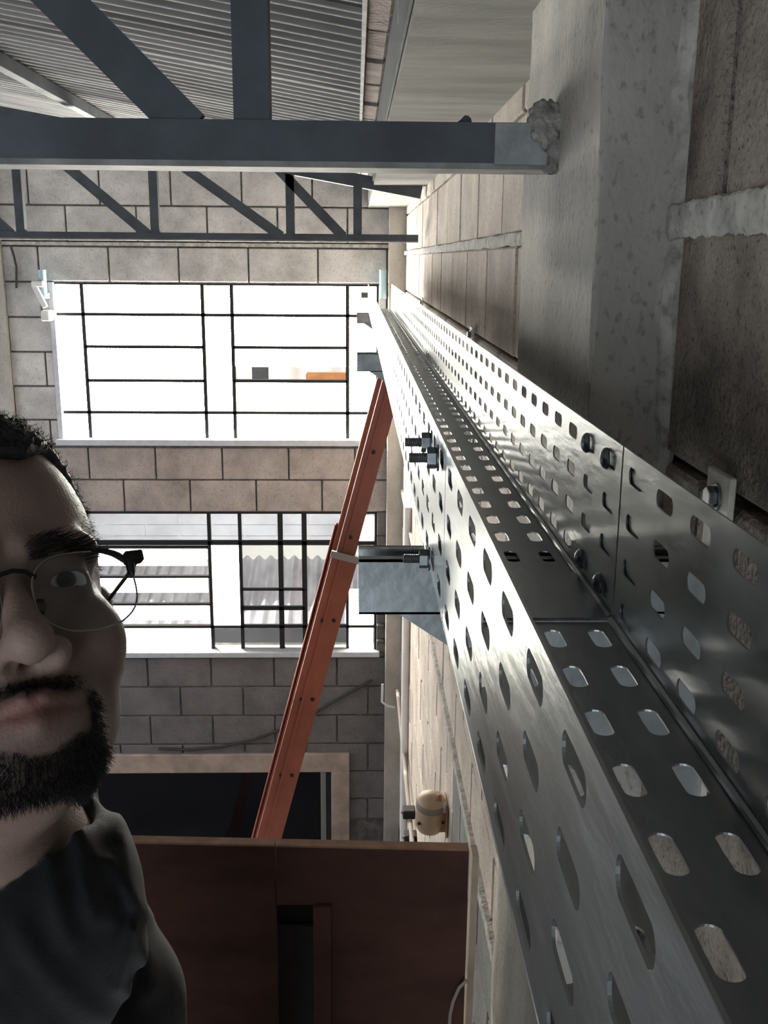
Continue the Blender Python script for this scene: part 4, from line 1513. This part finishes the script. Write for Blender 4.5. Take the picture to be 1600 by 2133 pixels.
def strands(name, m, roots, dirs, length, rad, curl, seed, seg=5):
    """short hairs: thin three-sided tubes joined into one mesh"""
    q = np.random.default_rng(seed)
    n = len(roots)
    L = length * q.uniform(0.6, 1.25, n)
    up = q.normal(size=(n, 3))
    d = dirs / np.linalg.norm(dirs, axis=1)[:, None]
    a = np.cross(d, up); a /= np.linalg.norm(a, axis=1)[:, None]
    b = np.cross(d, a)
    V_, F_ = [], []
    ph = q.uniform(0, 6.28, n)
    for i in range(seg + 1):
        t = i / seg
        ang = ph + curl * t
        cen = roots + d * (L * t * (1 - 0.35 * t * (curl > 2)))[:, None] + (a * (np.cos(ang) - np.cos(ph))[:, None] + b * (np.sin(ang) - np.sin(ph))[:, None]) * (L * 0.22)[:, None]
        for k in range(3):
            w = 2 * math.pi * k / 3
            V_.append(cen + (a * math.cos(w) + b * math.sin(w)) * rad * (1 - 0.6 * t))
    V_ = np.stack(V_, 1).reshape(-1, 3)               # n x (3*(seg+1))
    st = 3 * (seg + 1)
    for i in range(seg):
        for k in range(3):
            k2 = (k + 1) % 3
            F_.append(np.stack([np.arange(n) * st + i * 3 + k, np.arange(n) * st + i * 3 + k2, np.arange(n) * st + (i + 1) * 3 + k2, np.arange(n) * st + (i + 1) * 3 + k], 1))
    o = mesh_from(name, V_, np.concatenate(F_), m, person)
    o['kind'] = 'stuff'
    return o


sel = rng.choice(len(Vh), 5200)
rt = Vh[sel]
strands('hair_curls', 'hair', rt, (rt - hw((0, 0.012, 0.03))), 0.0065, 0.00030, 5.0, 3)
# beard, moustache and eyebrows
vn = np.zeros_like(V)
fnrm = np.cross(V[Fc[:, 2]] - V[Fc[:, 0]], V[Fc[:, 3]] - V[Fc[:, 1]])
for k in range(4):
    np.add.at(vn, Fc[:, k], fnrm)
vn /= (np.linalg.norm(vn, axis=1)[:, None] + 1e-12)
if np.sum(vn * (V - V.mean(0))) < 0: vn = -vn


def pick(w, n, seed):
    q = np.random.default_rng(seed)
    idx = np.where(w > 0.12)[0]
    pr = w[idx] / w[idx].sum()
    return q.choice(idx, n, p=pr)


down = RH @ np.array((0, -0.25, -1.0))
inhead = (lx < 0.09) & (lz > -0.16)
i_ = pick(temple * (Lc[:, 2] < 0.16) * (ly < 0.08), 1800, 17)
strands('temple_stubble', 'hair', V[i_], vn[i_] * 0.5 + down * 0.7 + rng.normal(size=(len(i_), 3)) * 0.3, 0.0042, 0.00012, 0.8, 18, 3)
i_ = pick(np.clip(beard_m - 0.4, 0, 1) * inhead, 6500, 11)
strands('beard', 'beard', V[i_] + vn[i_] * 0.0002, vn[i_] * 0.55 + down * 0.8 + rng.normal(size=(len(i_), 3)) * 0.25, 0.0050, 0.00018, 1.2, 12, 4)
i_ = pick(brow * inhead, 520, 13)
outw = np.stack([np.sign(Lc[i_, 0]), np.zeros(len(i_)) - 0.2, np.zeros(len(i_)) + 0.15], 1) @ RH.T
strands('eyebrow', 'beard', V[i_] + vn[i_] * 0.0002, vn[i_] * 0.3 + outw + rng.normal(size=(len(i_), 3)) * 0.2, 0.0075, 0.00025, 0.6, 14, 3)

# shirt
sx = np.arange(NB[0] - 0.36, 0.06, 0.0038)
sy = np.arange(0.24, 0.86, 0.0038)
sz = np.arange(NB[2] - 0.60, NB[2] + 0.20, 0.0038)
S = np.meshgrid(sx, sy, sz, indexing='ij', sparse=True)
tf = torso_sdf(S)
sleeve = np.minimum(cone(S, SR, SR + (ELR - SR) * 0.8, 0.050, 0.050), cone(S, SL, SL + (ELL_ - SL) * 0.8, 0.055, 0.054))
f = smin(tf, sleeve, 0.035) - 0.008
hole_c = NB + np.array((0.0, 0.03, 0.045))
hole = cone(S, NB + np.array((-0.0, -0.01, -0.01)), skull_base + np.array((-0.01, 0.03, 0.0)), 0.088, 0.078)
cu = S[0] * 0.90 + S[2] * 0.42 + S[1] * 0.25
ridge = lambda t: (0.5 + 0.5 * np.cos(2 * t)) ** 1.5
amp = np.exp(-((S[0] - SR[0] + 0.03) / 0.12) ** 2) * np.exp(-((S[2] - SR[2] - 0.01) / 0.16) ** 2) * np.clip((hole - 0.010) / 0.02, 0, 1)
f = f - 0.0040 * amp * (ridge(cu * 95 + 0.8 * np.sin(S[2] * 14)) + 0.6 * ridge(cu * 162 + 2.0 + 0.7 * np.sin(S[2] * 19)))
# long folds pulled from the collar towards the armpit, laid over the chest and shoulder
SU, SV = S[0] * (0.55 / S[1]), S[2] * (0.55 / S[1])
for pts_, hgt_, sg_ in ((((128, 1650), (150, 1730), (172, 1810), (196, 1915)), 0.006, 0.0034), (((152, 1665), (186, 1770), (212, 1840), (232, 1915)), 0.006, 0.0034),
                        (((96, 1760), (110, 1850), (140, 1960)), 0.004, 0.004), (((252, 1690), (262, 1780), (280, 1860), (304, 1905)), 0.006, 0.0036),
                        (((225, 1790), (256, 1850), (280, 1905), (262, 2000), (250, 2060)), 0.007, 0.004), (((186, 1570), (222, 1598), (256, 1650)), 0.006, 0.004),
                        (((160, 1602), (195, 1618), (232, 1640)), 0.006, 0.003), (((285, 1940), (308, 2010), (318, 2060), (290, 2078)), 0.007, 0.005)):
    pw = [np.array(at(x, y, Y=0.55)) for x, y in pts_]
    dmin = None
    for a_, b2 in zip(pw[:-1], pw[1:]):
        dx, dz = b2[0] - a_[0], b2[2] - a_[2]
        t_ = np.clip(((SU - a_[0]) * dx + (SV - a_[2]) * dz) / (dx * dx + dz * dz), 0, 1)
        dd = (SU - a_[0] - t_ * dx) ** 2 + (SV - a_[2] - t_ * dz) ** 2
        dmin = dd if dmin is None else np.minimum(dmin, dd)
    f = f - hgt_ * np.exp(-dmin / (2 * sg_ ** 2))
f = f - 0.004 * np.sin(S[2] * 55 + 2 * np.sin(S[0] * 30)) * np.exp(-((S[2] - SR[2] + 0.13) / 0.1) ** 2)
f = f - 0.0022 * np.clip(1 - ((hole - 0.008) / 0.008) ** 4, 0, 1)          # knitted collar band
f = smax(f, -hole, 0.004)
f = smax(f, -(tf + 0.001), 0.001)
f = smax(f, (pelvis[2] - 0.06) - S[2], 0.004)
Vs, Fs = surface_nets(sx, sy, sz, f)
shirt = mesh_from('shirt', Vs, Fs, 'shirt', person, None, 1)
# trousers and boots
tx = np.arange(pelvis[0] - 0.26, pelvis[0] + 0.26, 0.011)
ty = np.arange(pelvis[1] - 0.22, pelvis[1] + 0.22, 0.011)
tz = np.arange(PLAT + 0.03, pelvis[2] + 0.06, 0.011)
Tt = np.meshgrid(tx, ty, tz, indexing='ij', sparse=True)
f = smin(torso_sdf(Tt), legs_sdf(Tt), 0.05) - 0.012
f = smax(f, Tt[2] - (pelvis[2] + 0.02), 0.004)
f = smax(f, (PLAT + 0.075) - Tt[2], 0.004)
Vt, Ft = surface_nets(tx, ty, tz, f)
mesh_from('trousers', Vt, Ft, 'trousers', person, None, 1)
for a in ankles:
    bxs = np.arange(a[0] - 0.08, a[0] + 0.08, 0.008)
    bys = np.arange(a[1] - 0.26, a[1] + 0.12, 0.008)
    bzs = np.arange(PLAT - 0.01, PLAT + 0.2, 0.008)
    B = np.meshgrid(bxs, bys, bzs, indexing='ij', sparse=True)
    f = smin(cone(B, a + np.array((0, 0.01, 0.04)), (a[0], a[1] + 0.01, PLAT + 0.05), 0.053, 0.052), cone(B, (a[0], a[1] - 0.03, PLAT + 0.045), (a[0], a[1] - 0.16, PLAT + 0.035), 0.05, 0.045), 0.03)
    f = smax(f, (PLAT + 0.002) - B[2], 0.004)
    Vb, Fb = surface_nets(bxs, bys, bzs, f)
    mesh_from('boot', Vb, Fb, 'boot', person, None, 1)

# ------------------------------------------------------------------ eyeglasses
gl = empty('eyeglasses', 'black browline eyeglasses with thin wire rims worn on the face', 'glasses')
GY = -0.094                                             # plane of the lenses in the head frame


def lens_outline(s, n=40):
    pts = []
    for k in range(n):
        t = 2 * math.pi * k / n
        c, sn = math.cos(t), math.sin(t)
        e = 2 / 2.7
        u = 0.0275 * math.copysign(abs(c) ** e, c)
        v = 0.0215 * math.copysign(abs(sn) ** e, sn)
        if sn < 0:
            u *= 1 - 0.14 * sn * sn
        v += -0.0125
        x = s * (0.0355 + u)
        y = GY + 0.10 * (abs(x) - 0.0355) ** 1 * 0.9 - 0.003
        pts.append((x, y, v))
    return pts


for s in (-1, 1):
    ol = lens_outline(s)
    w = [hw(p) for p in ol]
    up = [p for p in ol]
    lo_idx = [k for k in range(len(ol))]
    MB().tube(w + [w[0]], 0.00055, 6, False).build('wire_rim', 'rim_wire', gl, smooth=True)
    n = len(ol)
    vs = [hw((p[0] * 1.0, p[1] - 0.0006, p[2])) for p in ol] + [hw((p[0], p[1] + 0.0006, p[2])) for p in ol]
    MB().add(vs, [tuple(range(n)), tuple(range(2 * n - 1, n - 1, -1))] + [(i, (i + 1) % n, n + (i + 1) % n, n + i) for i in range(n)]).build('lens', 'lens_glass', gl, smooth=True)
    # black brow piece: outer half of the top rim, widening to the hinge corner
    top = sorted([p for p in ol if p[2] > 0.0015], key=lambda p: abs(p[0]))
    fr_, rad = [], []
    for p in top:
        k = (abs(p[0]) - 0.008) / 0.055
        if abs(p[0]) < 0.036: continue
        fr_.append((p[0], p[1] - 0.0006, p[2] + 0.0006)); rad.append(0.0008 + 0.0016 * max(0, k - 0.5) * 2)
    e0 = fr_[-1]
    corner = (s * 0.0675, e0[1] + 0.002, 0.0040)
    fr_ += [corner]; rad += [0.0030]
    MB().tube([hw(p) for p in fr_], rad, 8).build('brow_bar', 'rim_black', gl, smooth=True)
    MB().obox(hw((s * 0.0655, e0[1] + 0.003, 0.0040)), RH[:, 0], RH[:, 1], 0.0052, 0.0035, 0.0033, 0.0008).build('end_piece', 'rim_black', gl)
    lowp = [(s * 0.0625, e0[1] + 0.001, 0.0035), (s * 0.0622, e0[1] + 0.001, -0.0045), (s * 0.0625, e0[1] + 0.001, -0.008)]
    MB().tube([hw(p) for p in lowp], [0.003, 0.0022, 0.0008], 8).build('brow_drop', 'rim_black', gl, smooth=True)
    tp = [(s * 0.0690, e0[1] + 0.004, 0.0040), (s * 0.0715, -0.060, 0.0045), (s * 0.0755, 0.000, 0.0075), (s * 0.076, 0.018, 0.003), (s * 0.076, 0.034, -0.016)]
    MB().tube([hw(p) for p in tp], [0.0014, 0.0012, 0.0012, 0.0016, 0.0015], 8).build('temple_arm', 'rim_black', gl, smooth=True)
    MB().lathe(hw((s * 0.0125, GY + 0.004, -0.016)), RH @ np.array((s, 0.3, 0)), [(-0.001, 0.001), (-0.0008, 0.0045), (0.0008, 0.0045), (0.001, 0.001)], 14).build('nose_pad', 'lens_glass', gl, smooth=True)
br = [(-0.011, GY - 0.004, -0.002), (-0.006, GY - 0.0065, 0.001), (0, GY - 0.007, 0.002), (0.006, GY - 0.0065, 0.001), (0.011, GY - 0.004, -0.002)]
MB().tube([hw(p) for p in br], 0.0013, 8).build('bridge', 'rim_black', gl, smooth=True)

# ------------------------------------------------------------------ mortar smeared round the beam end
q_ = np.random.default_rng(21)
c0, c1 = at(1092, 200, Y=YT), at(1168, 356, Y=YT)
gx = np.arange(c0[0], PX + 0.012, 0.0011)
gy = np.arange(YT - 0.022, YT + 0.055, 0.0014)
gz = np.arange(c1[2] - 0.004, c0[2] + 0.004, 0.0011)
M_ = np.meshgrid(gx, gy, gz, indexing='ij', sparse=True)
rough = 0
for fr_q, am in ((130, 0.0042), (260, 0.0026), (520, 0.0017), (1000, 0.0010)):
    for _ in range(4):
        kx, ky, kz2 = q_.normal(size=3) * fr_q * 0.6
        rough = rough + am * 0.5 * np.sin(M_[0] * kx + M_[1] * ky + M_[2] * kz2 + q_.uniform(0, 6.28))
pm = lambda x, y: np.array(at(x, y, Y=YT + 0.012))
f = ell(M_, pm(1134, 240), (0.017, 0.022, 0.016))
f = smin(f, ell(M_, np.array(at(1146, 275, Y=YT + 0.0)), (0.011, 0.006, 0.022)), 0.008)
f = smin(f, cone(M_, np.array(at(1158, 250, Y=YT)), np.array(at(1158, 348, Y=YT)), 0.006, 0.005), 0.006)
f = smin(f, cone(M_, np.array(at(1108, 249, Y=YT + 0.004)), np.array(at(1150, 252, Y=YT)), 0.004, 0.006), 0.006)
f = f - rough
Vm, Fm = surface_nets(gx, gy, gz, f)
mesh_from('mortar_smear', Vm, Fm, 'mortar_smear', tn)
